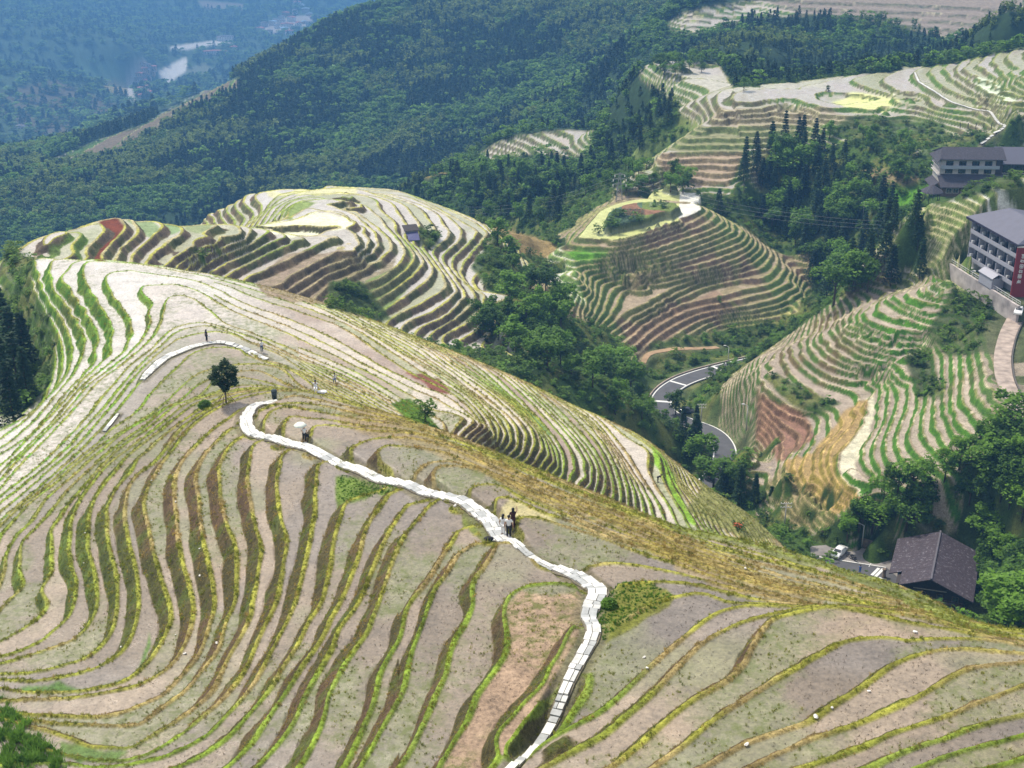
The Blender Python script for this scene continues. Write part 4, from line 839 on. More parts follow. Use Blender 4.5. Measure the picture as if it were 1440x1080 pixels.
scatter("P 1180,765 1240,700 1300,680 1390,640 1440,630 1440,860 1400,880 1385,800 1375,750 1245,742", 95, 'bbbs', (6,9.5), {'b':'dense green broadleaf tree in the thicket above the dark tiled house', 's':'low leafy shrub in the thicket above the dark tiled house'}, 'thicket above the tiled house', 4, 215, 2.3)
scatter("P 955,610 978,614 988,650 1000,695 1060,740 1090,745 1070,700 1030,680 985,660 960,645", 20, 'bcc', (7,10), {'c':'dark conifer standing beside the bend of the asphalt road', 'b':'leafy tree standing beside the bend of the asphalt road'}, 'trees beside the road bend', 5, 262, 3)
scatter("P 1378,745 1440,640 1440,905 1400,893 1385,840", 40, 'bbb', (6,9), 'dark broadleaf tree on the steep slope right of the tiled house', 'trees right of the tiled house', 14, 110, 2.2)
scatter("P 845,275 860,240 900,228 960,245 968,272 930,279 880,278", 30, 'bbs', (5,8), {'b':'bushy tree on the bank behind the round knoll', 's':'bright shrub on the bank behind the round knoll'}, 'bushes behind the round knoll', 6, 430, 3.5)
scatter("P 925,85 985,80 990,105 955,112 922,104", 24, 'b', (5,7), 'small dark tree crowding the far wooded hillock', 'trees on the far wooded hillock', 7, 520, 3)
scatter("P 1150,190 1300,200 1305,250 1290,275 1240,260 1190,235", 26, 'bs', (5,8), {'b':'leafy tree on the bank left of the grey-roofed guest house', 's':'bright shrub on the bank left of the grey-roofed guest house'}, 'bushes left of the guest house', 8, 400, 3)
_r = random.Random(11)
for i, (u, v, t, h) in enumerate([(8,430,238,15),(30,470,232,13),(-20,470,225,16),(2,520,215,14),(35,530,215,10),(-30,560,205,14),(14,560,205,11),(-5,400,250,13),(-45,420,240,14),(18,500,222,13)]):
    x, y, _ = unproj(u, v, t=t); z = float(height(ZF, x, y)); tree('c', (x, y, z-.5), h, _r, 'tall dark conifer at the left edge beside the lush green terrace', 'dark conifers at the left edge')
_r = random.Random(12)
for u, v, h, k, lb in [(598,594,3.4,'s','round dark bush in the green hollow behind the foreground ridge'),(1172,430,15,'b','big round tree between the knoll and the right terraced hill'),(1010,300,9,'c','lone dark conifer at the right edge of the round knoll top'),(1418,893,12,'b','large bright broadleaf tree at the right edge below the thicket'),
   (1012,425,5,'s','bright green bush on the brown face of the round knoll'),(1046,128,6,'b','round green tree beside the far yellow and white paddies'),(1415,625,11,'b','big round tree below the concrete road'),(1165,128,5,'s','green mound of shrubs beside the far yellow paddy'),(950,585,8,'b','round tree just left of the road bend'),(25,330,7,'b','bright leafy tree behind the left end of the second hill'),(55,330,6,'b','second bright tree right behind the first at the left end of the second hill'),
   (255,306,5,'b','small round tree on the crest right of the red field'),(265,308,4,'s','low bush on the crest beside the small round tree'),(1290,350,9,'c','slim dark conifer before the strip of green terraces'),(605,350,5,'s','dark leafy bush beside the little grey hut on the second hill'),(700,345,9,'b','dark tree on the shoulder right of the white terraces'),(715,365,8,'b','second dark tree on the shoulder right of the white terraces')]:
    p = hit_f(u, v, 262 if v < 560 else (150 if u < 700 or v > 880 else 215)); tree(k, (p[0], p[1], p[2]-.15), h*(.5 if k == 's' and h > 4.5 else 1), _r, lb, cat='bush' if k == 's' else 'tree')
# the staked ornamental tree and its round bush on the ridge
p = hit_f(318, 567); t = thing('staked_tree', 'small dark round-crowned tree held by wooden stakes beside the stone path', 'tree', tuple(p))
rnd = random.Random(5); mb = MB(); P = []
for i in range(3000):
    v = Vector((rnd.gauss(0,1), rnd.gauss(0,1), rnd.gauss(0,1))).normalized(); r = rnd.uniform(.55, 1)**.5*(1+.3*math.sin(5*v.x+1)*math.cos(6*v.z+v.y*3)+.18*rnd.random()); P.append((v.x*1.28*r, v.y*1.28*r, 3.05+v.z*(1.5 if v.z > 0 else 1.15)*r))
leaves(mb, P, .26, rnd); obj('crown', mb, leafmat('dark_round_leaves', (.035,.08,.022), .7), t)
mb = MB(); mb.tube([(0,0,-.1),(.03,0,1),(0,0,3)], [.09,.075,.04], 8)
for a in (0,1.3,2.6,3.9,5.2): mb.tube([(0,0,1.6),(.5*math.cos(a),.5*math.sin(a),2.6)], [.04,.02], 5)
obj('trunk', mb, M_BARK, t, True)
for a in (.4, 2.6, 4.5): mb = MB(); mb.tube([(1.05*math.cos(a),1.05*math.sin(a),-.1),(0,0,1.55)], [.035,.035], 6); obj('stake', mb, mat('stake_wood', (.22,.12,.07), .8), t)
def round_bush(u, v, r, label, lo=28):
    p = hit_f(u, v, lo); t = thing('round_bush', label, 'bush', tuple(p)); rnd = random.Random(int(u)); mb = MB(); P = []
    for i in range(1500):
        q = Vector((rnd.gauss(0,1), rnd.gauss(0,1), abs(rnd.gauss(0,1)))).normalized()*r*rnd.uniform(.75, 1.08); P.append((q.x, q.y, q.z*.95+.05))
    leaves(mb, P, .16, rnd); obj('crown', mb, M_BRD, t); mb = MB(); mb.tube([(0,0,-.1),(0,0,r*.6)], [.05,.03], 6); obj('stem', mb, M_BARK, t, True)
round_bush(288, 572, .72, 'clipped round bush left of the staked tree'); round_bush(856, 853, .5, 'small dark bush on the grassy bank right of the path steps')
# ---------------------------------------------------------------- uncountable growth
def instances(name, P, pick, scl, rot, protos, label, cat):
    me = bpy.data.meshes.new(name); n = len(P); me.vertices.add(n); me.vertices.foreach_set('co', np.asarray(P, np.float32).ravel())
    a = me.attributes.new('pick', 'INT', 'POINT'); a.data.foreach_set('value', np.asarray(pick, np.int32))
    a = me.attributes.new('scl', 'FLOAT_VECTOR', 'POINT'); a.data.foreach_set('vector', np.asarray(scl, np.float32).ravel())
    a = me.attributes.new('rot', 'FLOAT_VECTOR', 'POINT'); a.data.foreach_set('vector', np.asarray(rot, np.float32).ravel())
    o = bpy.data.objects.new(name, me); C.objects.link(o); tag(o, label, cat, kind='stuff')
    col = bpy.data.collections.new(name+'_kinds')
    for k, (m) in enumerate(protos): q = bpy.data.objects.new('%s_kind_%02d' % (name, k), m); col.objects.link(q)
    ng = bpy.data.node_groups.new(name, 'GeometryNodeTree'); ng.interface.new_socket('Geometry', in_out='INPUT', socket_type='NodeSocketGeometry'); ng.interface.new_socket('Geometry', in_out='OUTPUT', socket_type='NodeSocketGeometry')
    N = ng.nodes.new; L = ng.links.new; gi = N('NodeGroupInput'); go = N('NodeGroupOutput'); ip = N('GeometryNodeInstanceOnPoints'); ci_ = N('GeometryNodeCollectionInfo')
    ci_.inputs['Collection'].default_value = col; ci_.inputs['Separate Children'].default_value = True; ci_.inputs['Reset Children'].default_value = True
    def attr(nm, ty): a = N('GeometryNodeInputNamedAttribute'); a.data_type = ty; a.inputs['Name'].default_value = nm; return a.outputs['Attribute']
    L(gi.outputs[0], ip.inputs['Points']); L(ci_.outputs[0], ip.inputs['Instance']); ip.inputs['Pick Instance'].default_value = True
    L(attr('pick','INT'), ip.inputs['Instance Index']); L(attr('scl','FLOAT_VECTOR'), ip.inputs['Scale'])
    er = N('FunctionNodeEulerToRotation'); L(attr('rot','FLOAT_VECTOR'), er.inputs[0]); L(er.outputs[0], ip.inputs['Rotation'])
    L(ip.outputs[0], go.inputs[0]); md = o.modifiers.new('growth', 'NODES'); md.node_group = ng; return o
AREA = dlr_*dth_
INV = (U > -130) & (U < 1570) & (V > -60) & (V < 1130)
rs = np.random.RandomState(4)
def sample(mask, dens, jitter=1.0):
    w = (AREA*np.asarray(mask)*dens).ravel(); k = rs.poisson(w); idx = np.repeat(np.nonzero(k)[0], k[k > 0]); i, j = idx//nC, idx % nC
    dr = (rs.rand(len(idx))-.5)*np.broadcast_to(dlr_, U.shape)[i,j]; dt = (rs.rand(len(idx))-.5)*dth_[i,j]
    th = THf[j]+dt/RHO[i,0]; rr_ = RHO[i,0]+dr; x, y = rr_*np.sin(th), rr_*np.cos(th); return x, y, height(ZF, x, y), i, j
# forest on the mountain beyond
FM = [conifer_crown(s+40, 170, .12, w=.2).mesh('far_conifer', M_CON) for s in range(4)]+[broad_crown(s+50, 150, .16, w=.42, base=.15).mesh('far_tree', M_BRD) for s in range(3)]+[bamboo_crown(s+60, 150, .13).mesh('far_bamboo', M_BAM) for s in range(2)]
x, y, z, i, j = sample(INV & (RHO > 560) & (RHO < 1750) & (T < .25) & (WAYM < .1), 1/19.0)
nz1 = fbm(x/75, y/75, 80); nz2 = fbm(x/60, y/60, 90); r = rs.rand(len(x)); pk = np.where((nz1 > .56) & (r < .6), 7+(r*37).astype(int) % 2, np.where((nz2 > .54)|(r < .12), 4+(r*53).astype(int) % 3, (r*71).astype(int) % 4))
h = np.where(pk >= 7, rs.uniform(8,12,len(x)), np.where(pk >= 4, rs.uniform(5,11,len(x)), rs.uniform(6.5,12,len(x)))); h *= np.clip((y-480)/500, .62, 1)*(.75+.6*fbm(x/30, y/30, 33))
instances('forest', np.stack([x,y,z-.5],1), pk, np.stack([h*1.05,h*1.05,h],1), np.stack([0*x,0*x,rs.rand(len(x))*6.28],1), FM, 'dense dark conifer and bamboo forest covering the mountain beyond the terraces', 'forest'); print('forest', len(x))
x, y, z, i, j = sample(INV & (RHO > 1750) & (RHO < 5000) & (T < .25) & (WAYM < .1) & (COL[...,1] < .12), 1/420.0)
h = rs.uniform(12,20,len(x)); instances('far_woodland', np.stack([x,y,z-1],1), rs.randint(0,7,len(x)), np.stack([h*1.6,h*1.6,h],1), np.stack([0*x,0*x,rs.rand(len(x))*6.28],1), FM, 'hazy blue woodland on the slopes of the distant valley', 'woodland'); print('far', len(x))
# scrub on unterraced banks
x, y, z, i, j = sample(INV & (RHO > 190) & (RHO < 620) & (T < .3) & (WAYM < .1) & ~LOT & ~((REG == 3) & (U > 830) & (U < 975) & (V < 342)) & (COL[...,0] < COL[...,1]*1.25), 1/3.2)
k_ = (np.hypot(x-76,y-219.5) > 12) & (np.hypot(x-140,y-418) > 13) & (np.hypot(x-166,y-424) > 13) & ~((np.abs(x-119) < 15) & (np.abs(y-307) < 19) & (z > -112.5)); x, y, z = x[k_], y[k_], z[k_]
h = rs.gamma(3, .32, len(x))+.5; UM = [broad_crown(s+80, 130, .16, w=.6, base=0).mesh('scrub', M_SHR) for s in range(3)]+[broad_crown(s+84, 130, .16, w=.5, base=0).mesh('scrub', M_BRD) for s in range(2)]
instances('scrub', np.stack([x,y,z-.15],1), rs.randint(0,5,len(x)), np.stack([h*1.3,h*1.3,h],1), np.stack([0*x,0*x,rs.rand(len(x))*6.28],1), UM, 'green scrub and bushes covering the steep banks between the terraced hills', 'scrub'); print('scrub', len(x))
# grass on field edges and risers
def tuft(seed, n, mat_, h=1, spread=.5):
    rnd = random.Random(seed); mb = MB()
    for k in range(n):
        a = rnd.uniform(0, 6.28); r = spread*rnd.random()**.5; b = Vector((r*math.cos(a), r*math.sin(a), 0)); d = Vector((rnd.gauss(0,.35), rnd.gauss(0,.35), 1))*h*rnd.uniform(.5, 1); s = Vector((-math.sin(a), math.cos(a), 0))*.07
        mb.add([b-s, b+s, b+d*.6+s*.6, b+d+Vector((rnd.gauss(0,.15), rnd.gauss(0,.15), 0)), b+d*.6-s*.6], [(0,1,2,3,4)])
    return mb.mesh('tuft', mat_)
GM = [tuft(s, 14, M_GRS) for s in range(3)]+[tuft(s+5, 12, M_DGR) for s in range(2)]
dm = (dykm*(1-rm)*Tc > .4); rmk = (rm*Tc > .3)
x, y, z, i, j = sample((U > -40) & (U < 1480) & (V > 300) & (V < 1120) & (RHO > 38) & (RHO < 240) & (dm | rmk), np.where(dm, 18.0, 9.0)*np.clip(1.9-G*STEP*1.1, .12, 1)*np.clip(110/RHO, .3, 1.2)**1.5)
cg = COL[i,j]; dry = (cg[:,0] > cg[:,1]*1.12); r = rs.rand(len(x)); pk = np.where(dry ^ (r < .15), 3+(r*31).astype(int) % 2, (r*77).astype(int) % 3)
h = np.minimum(.05+rs.gamma(2.2, .035, len(x)), .22)*(.6+.8*vnoise(x/1.7, y/1.7, 8))*np.clip(RHO[i,0]/85, .7, 1.3); instances('edge_grass', np.stack([x,y,z-.02],1), pk, np.stack([h*1.2,h*1.2,h],1), np.stack([rs.normal(0,.2,len(x)),rs.normal(0,.2,len(x)),r*6.28],1), GM, 'short green and straw coloured grass growing on the field edges of the near terraces', 'grass'); print('grass', len(x))
# weeds standing in the mud
x, y, z, i, j = sample((U > -40) & (U < 1480) & (V > 400) & (V < 1120) & (RHO > 38) & (RHO < 170) & (WEED > .3) & (fbm(X/2.2, Y/2.2, 77, 3) > .5), 5.0)
h = rs.uniform(.06,.2,len(x)); instances('paddy_weeds', np.stack([x,y,z-.02],1), rs.randint(0,3,len(x)), np.stack([h,h,h],1), np.stack([0*x,0*x,rs.rand(len(x))*6.28],1), GM, 'thin green weeds standing in patches in the muddy paddies', 'weeds'); print('weeds', len(x))
# straw stubble left standing in the mud
SB = [tuft(s+30, 7, mat('straw_stubble', (.085,.068,.04), .9), .8, .6) for s in range(2)]
x, y, z, i, j = sample((U > -20) & (U < 1460) & (V > 430) & (V < 1110) & (RHO > 38) & (RHO < 150) & (WET > .2) & (dykm < .1) & (rm < .1) & (WAYM < .1), 5.0*np.clip(fbm(X/9, Y/9, 91)*3-.9, .12, 1)*np.clip(95/RHO, .4, 1.2)**1.5)
h = rs.uniform(.06,.14,len(x)); instances('stubble', np.stack([x,y,z-.01],1), rs.randint(0,2,len(x)), np.stack([h,h,h],1), np.stack([0*x,0*x,rs.rand(len(x))*6.28],1), SB, 'short brown rice stubble standing in the mud of the near paddies', 'stubble'); print('stubble', len(x))
# long grass in the lower left corner and on the bank right of the path
cor = inpoly("R1 0,640 60,660 110,760 240,830 380,1000 400,1090 0,1090", 30, 130)*5.0+inpoly("C5 1080,380 1160,290 1300,300 1440,330 1300,420 1180,480 1110,540 1060,440", 40, 130)*26.0+inpoly("R4 1060,200 1300,240 1440,290 1150,370 1040,330", 60, 150)*22.0
x, y, z, i, j = sample((cor > 0), cor); LG = [tuft(s+9, 40, leafmat('lush_grass', (.12,.26,.04), .5, (1.2,1,.8)), 1, .5) for s in range(2)]
h = rs.uniform(.3,.75,len(x))*np.where(U[i,j] > 250, .22, 1); instances('long_grass', np.stack([x,y,z-.02],1), rs.randint(0,2,len(x)), np.stack([h,h,h],1), np.stack([0*x,0*x,rs.rand(len(x))*6.28],1), LG, 'long rank grass in the lower left corner and on the banks beside the path', 'grass'); print('lg', len(x))
# ---------------------------------------------------------------- ways as built surfaces
def ribbon(name, P, material, lift, wscale=1, kind='structure', edge=0, cell=None, rnd=None):
    mb = MB(); n = len(P); D = np.gradient(P[:,:2], axis=0); D /= np.hypot(D[:,0], D[:,1])[:,None]; Nn = np.stack([-D[:,1], D[:,0]], 1)
    vs = []; cols = [-.5,-.25,0,.25,.5]
    for i in range(n):
        for c in cols:
            w_ = P[i,3]*wscale*(1+(rnd.uniform(-edge,edge) if rnd and abs(c) == .5 else 0)); q = P[i,:2]+Nn[i]*w_*c; vs.append((q[0], q[1], P[i,2]+lift))
    m = len(cols); mb.add(vs, [(i*m+k+1, i*m+k, (i+1)*m+k, (i+1)*m+k+1) for i in range(n-1) for k in range(m-1)])
    # skirts
    a = [(i*m) for i in range(n)]; b_ = [(i*m+m-1) for i in range(n)]; base = len(mb.v)
    for i in a: v = mb.v[i]; mb.v.append((v[0], v[1], v[2]-.35))
    for i in b_: v = mb.v[i]; mb.v.append((v[0], v[1], v[2]-.35))
    for i in range(n-1): mb.f.append((a[i], base+i, base+i+1, a[i+1])); mb.f.append((b_[i+1], base+n+i+1, base+n+i, b_[i]))
    o = obj(name, mb, material); o['kind'] = kind; return o
def stone_mat():
    m, nt, b = newmat('pale_flagstones'); L = nt.links.new; N = nt.nodes.new; geo = N('ShaderNodeNewGeometry')
    vo = N('ShaderNodeTexVoronoi'); vo.inputs['Scale'].default_value = 1.7; vo.feature = 'DISTANCE_TO_EDGE'; vc = N('ShaderNodeTexVoronoi'); vc.inputs['Scale'].default_value = 1.7; nn = N('ShaderNodeTexNoise'); nn.inputs['Scale'].default_value = 3; nn.inputs['Detail'].default_value = 6
    mp = N('ShaderNodeMapping'); mp.inputs['Scale'].default_value = (1,1.6,.1); L(geo.outputs['Position'], mp.inputs[0])
    for v in (vo, vc): L(mp.outputs[0], v.inputs['Vector'])
    L(geo.outputs['Position'], nn.inputs['Vector'])
    r = N('ShaderNodeMapRange'); r.inputs[1].default_value = .0; r.inputs[2].default_value = .05; r.inputs[3].default_value = .22; r.inputs[4].default_value = 1; L(vo.outputs['Distance'], r.inputs[0])
    c = N('ShaderNodeValToRGB'); c.color_ramp.elements[0].color = (.36,.36,.36,1); c.color_ramp.elements[1].color = (.78,.77,.74,1); c.color_ramp.elements[0].position = .25; c.color_ramp.elements[1].position = .55
    mm = N('ShaderNodeMix'); mm.data_type = 'FLOAT'; mm.inputs[0].default_value = .5; L(vc.outputs['Color'], mm.inputs[2]); L(nn.outputs['Fac'], mm.inputs[3]); L(mm.outputs[0], c.inputs[0])
    s = N('ShaderNodeVectorMath'); s.operation = 'SCALE'; L(c.outputs[0], s.inputs[0]); L(r.outputs[0], s.inputs['Scale']); L(s.outputs[0], b.inputs['Base Color']); b.inputs['Roughness'].default_value = .35; return m
M_STONE = stone_mat(); M_CONC = mat('pale_concrete', (.36,.29,.245), .85, var=.35, scale=.6, bump=.2); M_ASPH = mat('asphalt', (.085,.085,.095), .8, var=.15, scale=.5); M_WHITE = mat('white_paint', (.75,.75,.73), .6, var=.08)
M_DIRT = mat('dirt', (.36,.24,.14), .95, var=.2, scale=.8)
_r = random.Random(2)
M_BED = mat('path_bed', (.16,.14,.1), .95, var=.3, scale=2); M_SLAB = [mat('slab_white', (.68,.67,.64), .5, var=.12, scale=2.5), mat('slab_pale', (.54,.54,.52), .55, var=.15, scale=2.5), mat('slab_grey', (.36,.37,.37), .6, var=.2, scale=2.5)]
def slabs(name, P, rnd, grey):
    mb = MB(); mi = []; n = len(P); D = np.gradient(P[:,:2], axis=0); D /= np.hypot(D[:,0], D[:,1])[:,None]; Nn = np.stack([-D[:,1], D[:,0]], 1); i = 0
    while i < n-1:
        k = min(n-1, i+(1 if rnd.random() < .55 else 2)); w_ = P[i,3]*.74; m = 1 if w_ < .6 else (2 if w_ < 1.25 or rnd.random() < .4 else 3); cuts = [-.5]+sorted(-.5+(c+1)/m+rnd.uniform(-.12,.12)*(m > 1) for c in range(m-1))+[.5]; cuts[0] += rnd.uniform(-.06,.05); cuts[-1] += rnd.uniform(-.05,.06)
        for c in range(m):
            h = .03+rnd.random()*.045; g = .025; vs = []
            for q, f in ((i,.0),(k,1.)):
                for a in ((cuts[c]*w_+g), (cuts[c+1]*w_-g)):
                    e = (g if f == 0 else -g)+rnd.uniform(-.02,.02); vs.append((P[q,0]+Nn[q][0]*a+D[q][0]*e, P[q,1]+Nn[q][1]*a+D[q][1]*e, max(P[i,2],P[k,2])*.5+P[q,2]*.5+h))
            lo = [(x_,y_,z_-.14) for x_, y_, z_ in vs]; mb.add(vs+lo, [(1,0,2,3),(0,1,5,4),(1,3,7,5),(3,2,6,7),(2,0,4,6)]); t_ = grey(i/n); r = rnd.random(); mi += [2 if r < .12+.5*t_ else (1 if r < .45+.4*t_ else 0)]*5
        i = k
    me = mb.mesh(name, M_SLAB[0]); me.materials.append(M_SLAB[1]); me.materials.append(M_SLAB[2]); me.polygons.foreach_set('material_index', mi); o = link(name, me); o['kind'] = 'structure'
for nm, P in PATHS:
    ribbon('path_bed', P, M_BED, -.01, .84, edge=.1, rnd=_r); slabs(nm, P, _r, (lambda t: .0 if nm != 'stone_path' else max(0, min(1, (t-.42)*4))*.75))
for nm, P in ROADS: ribbon(nm, P, {'asphalt_road': M_ASPH, 'concrete_road': M_CONC, 'dirt_track': M_DIRT}[nm], .02, rnd=_r)
# white edge lines and rumble strips of the asphalt road, 4 mm proud
RD = ROADS[0][1]; D = np.gradient(RD[:,:2], axis=0); D /= np.hypot(D[:,0], D[:,1])[:,None]; NR_ = np.stack([-D[:,1], D[:,0]], 1)
mb = MB()
for sgn in (-1, 1):
    for i in range(len(RD)-1):
        q = [RD[k,:2]+NR_[k]*sgn*o_ for k, o_ in ((i,2.45),(i,2.75),(i+1,2.75),(i+1,2.45))]; zz = [RD[i,2],RD[i,2],RD[i+1,2],RD[i+1,2]]
        vs = [(q[k][0], q[k][1], zz[k]+.032) for k in range(4)]; mb.add(vs, [(0,1,2,3) if sgn < 0 else (3,2,1,0)])
for i in (int(len(RD)*f) for f in (.2,.34,.46)):
    c = RD[i]; mb.add([(c[0]+NR_[i][0]*a-D[i][0]*b_, c[1]+NR_[i][1]*a-D[i][1]*b_, c[2]+.032) for a, b_ in ((-2.4,-.45),(2.4,-.45),(2.4,.45),(-2.4,.45))], [(0,1,2,3)])
o = obj('road_markings', mb, M_WHITE); o['kind'] = 'structure'
# kerb wall on the outside of the bend
def line_wall(name, pts2, z0f, h, w, material, label, cat):
    mb = MB(); P = [Vector(p) for p in pts2]
    L_, R_ = [], []
    for i, p in enumerate(P):
        d = (P[min(i+1,len(P)-1)]-P[max(i-1,0)]); d.z = 0; d.normalize(); n = Vector((-d.y, d.x, 0))*w/2; L_.append(p+n); R_.append(p-n)
    vs = []; 
    for l, r in zip(L_, R_): vs += [(l.x,l.y,l.z-z0f), (r.x,r.y,r.z-z0f), (r.x,r.y,r.z+h), (l.x,l.y,l.z+h)]
    fs = [(0,1,2,3)]
    for i in range(len(P)-1):
        a = 4*i; b = a+4; fs += [(a,b,b+1,a+1),(a+1,b+1,b+2,a+2),(a+2,b+2,b+3,a+3),(a+3,b+3,b,a)]
    fs.append((len(vs)-1,len(vs)-2,len(vs)-3,len(vs)-4)); mb.add(vs, fs); return tag(obj(name, mb, material), label, cat)
i0, i1 = int(len(RD)*.05), int(len(RD)*.8)
line_wall('kerb_wall', [(RD[i,0]-NR_[i][0]*3.3, RD[i,1]-NR_[i][1]*3.3, RD[i,2]) for i in range(i0, i1, 2)], .6, .35, .3, M_CONC, 'low pale kerb wall along the inner edge of the winding asphalt road', 'kerb wall')
CR_ = ROADS[1][1]; Dc = np.gradient(CR_[:,:2], axis=0); Dc /= np.hypot(Dc[:,0], Dc[:,1])[:,None]
line_wall('kerb', [(CR_[i,0]+Dc[i][1]*-1.9, CR_[i,1]-Dc[i][0]*-1.9, CR_[i,2]) for i in range(0, len(CR_), 2)], .6, .22, .25, mat('dark_kerb', (.1,.09,.08), .9), 'dark stained kerb on the left side of the concrete road', 'kerb')
# ---------------------------------------------------------------- parking place
def flat(px, z, name, material, lift):
    P = [unproj(u, v, z=z) for u, v in px]; mb = MB(); mb.add([(a, b, z+lift) for a, b, _ in P], [tuple(range(len(P)))[::-1]]); o = obj(name, mb, material); o['kind'] = 'structure'; return o
flat([(1128,778),(1142,768),(1182,765),(1235,775),(1262,790),(1262,812),(1246,798),(1196,791),(1140,782)], LOTZ, 'parking_place', mat('worn_concrete', (.24,.22,.21), .9, var=.3, scale=.5), .03)
flat([(1128,778.5),(1140,782.5),(1196,791.5),(1246,798.5),(1262,812.5),(1262,835),(1200,818),(1120,800)], LOTZ, 'village_road', M_ASPH, .03)
mb = MB()
def strip(a, b, w): 
    (ax,ay,_), (bx,by,_) = unproj(*a, z=LOTZ), unproj(*b, z=LOTZ); d = Vector((bx-ax, by-ay)).normalized(); n = Vector((-d.y, d.x))*w/2
    mb.add([(ax-n.x,ay-n.y,LOTZ+.036),(bx-n.x,by-n.y,LOTZ+.036),(bx+n.x,by+n.y,LOTZ+.036),(ax+n.x,ay+n.y,LOTZ+.036)], [(0,1,2,3)])
strip((1132,780),(1246,798),.22); strip((1226,809),(1236,799),.55); strip((1231,811),(1242,800),.55); strip((1229,790),(1232,785),.15); strip((1236,812),(1242,815),.4); strip((1222,797),(1226,790),.12)
mk = obj('parking_markings', mb, M_WHITE); mk['kind'] = 'structure'
def stone_wall(px, z, h, name, label):
    line_wall(name, [tuple(unproj(u, v, z=z)) for u, v in px], .8, h, .5, mat('brown_stones', (.2,.15,.11), .95, var=.5, scale=1.5, bump=.6), label, 'stone wall')
stone_wall([(1150,752),(1165,756),(1185,759),(1205,762),(1225,768),(1245,772)], -138.4, 1.1, 'stone_wall', 'low brown dry-stone wall with a footway behind the parking place')
# ---------------------------------------------------------------- cars
def car(loc, rz, paint, label, dark=False):
    t = thing('parked_car', label, 'car', loc, rz); mb = MB()
    prof = [(-2.1,.35),(-2.15,.75),(-1.95,.98),(-1.5,1.02),(-1.0,1.42),(-.2,1.5),(.55,1.42),(1.1,1.02),(1.9,.85),(2.12,.65),(2.1,.32)]
    sec = []
    for y, k in ((-.86,0),(-.8,.06),(0,.08),(.8,.06),(.86,0)):
        sec.append([(x*(1 if abs(y) < .82 else .985), y*(1 if z < 1.05 else .8), z+(k if z > .9 else 0)) for x, z in prof])
    n = len(prof); vs = [p for s in sec for p in s]; fs = [(i*n+k, (i+1)*n+k, (i+1)*n+k+1, i*n+k+1) for i in range(4) for k in range(n-1)]+[(i*n+n-1, (i+1)*n+n-1, (i+1)*n, i*n) for i in range(4)]
    fs += [tuple(range(n)), tuple(4*n+k for k in range(n))[::-1]]; mb.add(vs, fs); obj('body', mb, paint, t, True)
    gl = mat('car_glass', (.02,.025,.03), .08, spec=.8)
    for nm, pr in (('windscreen', [(.62,1.45,.62),(1.08,1.08,.7)]), ('rear_window', [(-1.04,1.46,.6),(-1.42,1.1,.68)])):
        (x1,z1,w1),(x2,z2,w2) = pr; s = .03 if nm == 'windscreen' else -.03; mb = MB(); mb.add([(x1+s,-w1,z1+.03),(x1+s,w1,z1+.03),(x2+s,w2,z2+.05),(x2+s,-w2,z2+.05)], [(0,1,2,3)]); mb.add([(x1+s*.5,-w1,z1),(x1+s*.5,w1,z1),(x2+s*.5,w2,z2),(x2+s*.5,-w2,z2)], [(3,2,1,0)]); obj(nm, mb, gl, t)
    for s in (-1,1):
        mb = MB(); mb.add([(-.95,s*.70,1.4),(.5,s*.70,1.4),(.95,s*.83,1.06),(-1.3,s*.83,1.06),(-.95,s*.715,1.4),(.5,s*.715,1.4),(.95,s*.845,1.06),(-1.3,s*.845,1.06)], [(0,1,2,3),(7,6,5,4)] if s < 0 else [(3,2,1,0),(4,5,6,7)]); obj('side_window', mb, gl, t)
        mb = MB(); mb.box(2.02,2.13,s*.62-.18,s*.62+.18,.62,.76); obj('headlight', mb, mat('lamp_glass', (.7,.7,.7), .15), t)
        for x in (-1.3,1.35):
            mb = MB(); M = Matrix.Translation((x, s*.8, .33))@Matrix.Rotation(math.pi/2, 4, 'X'); q = MB(); q.cyl((0,0), .33, -.11, .11, 16); mb.add([M@Vector(v) for v in q.v], q.f); wo = obj('wheel', mb, mat('tyre_rubber', (.02,.02,.02), .9), t)
            mb = MB(); q = MB(); q.cyl((0,0), .19, -.125, .125, 12); mb.add([M@Vector(v) for v in q.v], q.f); obj('rim', mb, mat('wheel_rim', (.5,.5,.5), .3, .6), wo)
    return t
M_CW = mat('white_car_paint', (.8,.8,.8), .2, var=.02, spec=.7); M_CD = mat('dark_car_paint', (.03,.035,.045), .2, var=.02, spec=.7)
x, y, _ = unproj(1180, 780, z=LOTZ+.04); car((x, y, LOTZ+.04), math.radians(232), M_CW, 'white car on the parking place left of the tiled house')
p = hit_f(1431, 441, 262); car((p[0]+.2, p[1], p[2]+.12), math.radians(245), M_CW, 'white car on the concrete road under the red sign')
x, y, z = unproj(966, 580, t=362); car((x, y, float(height(ZF, x, y))+.1), math.radians(-10), M_CD, 'dark car parked in the lay-by inside the road bend')
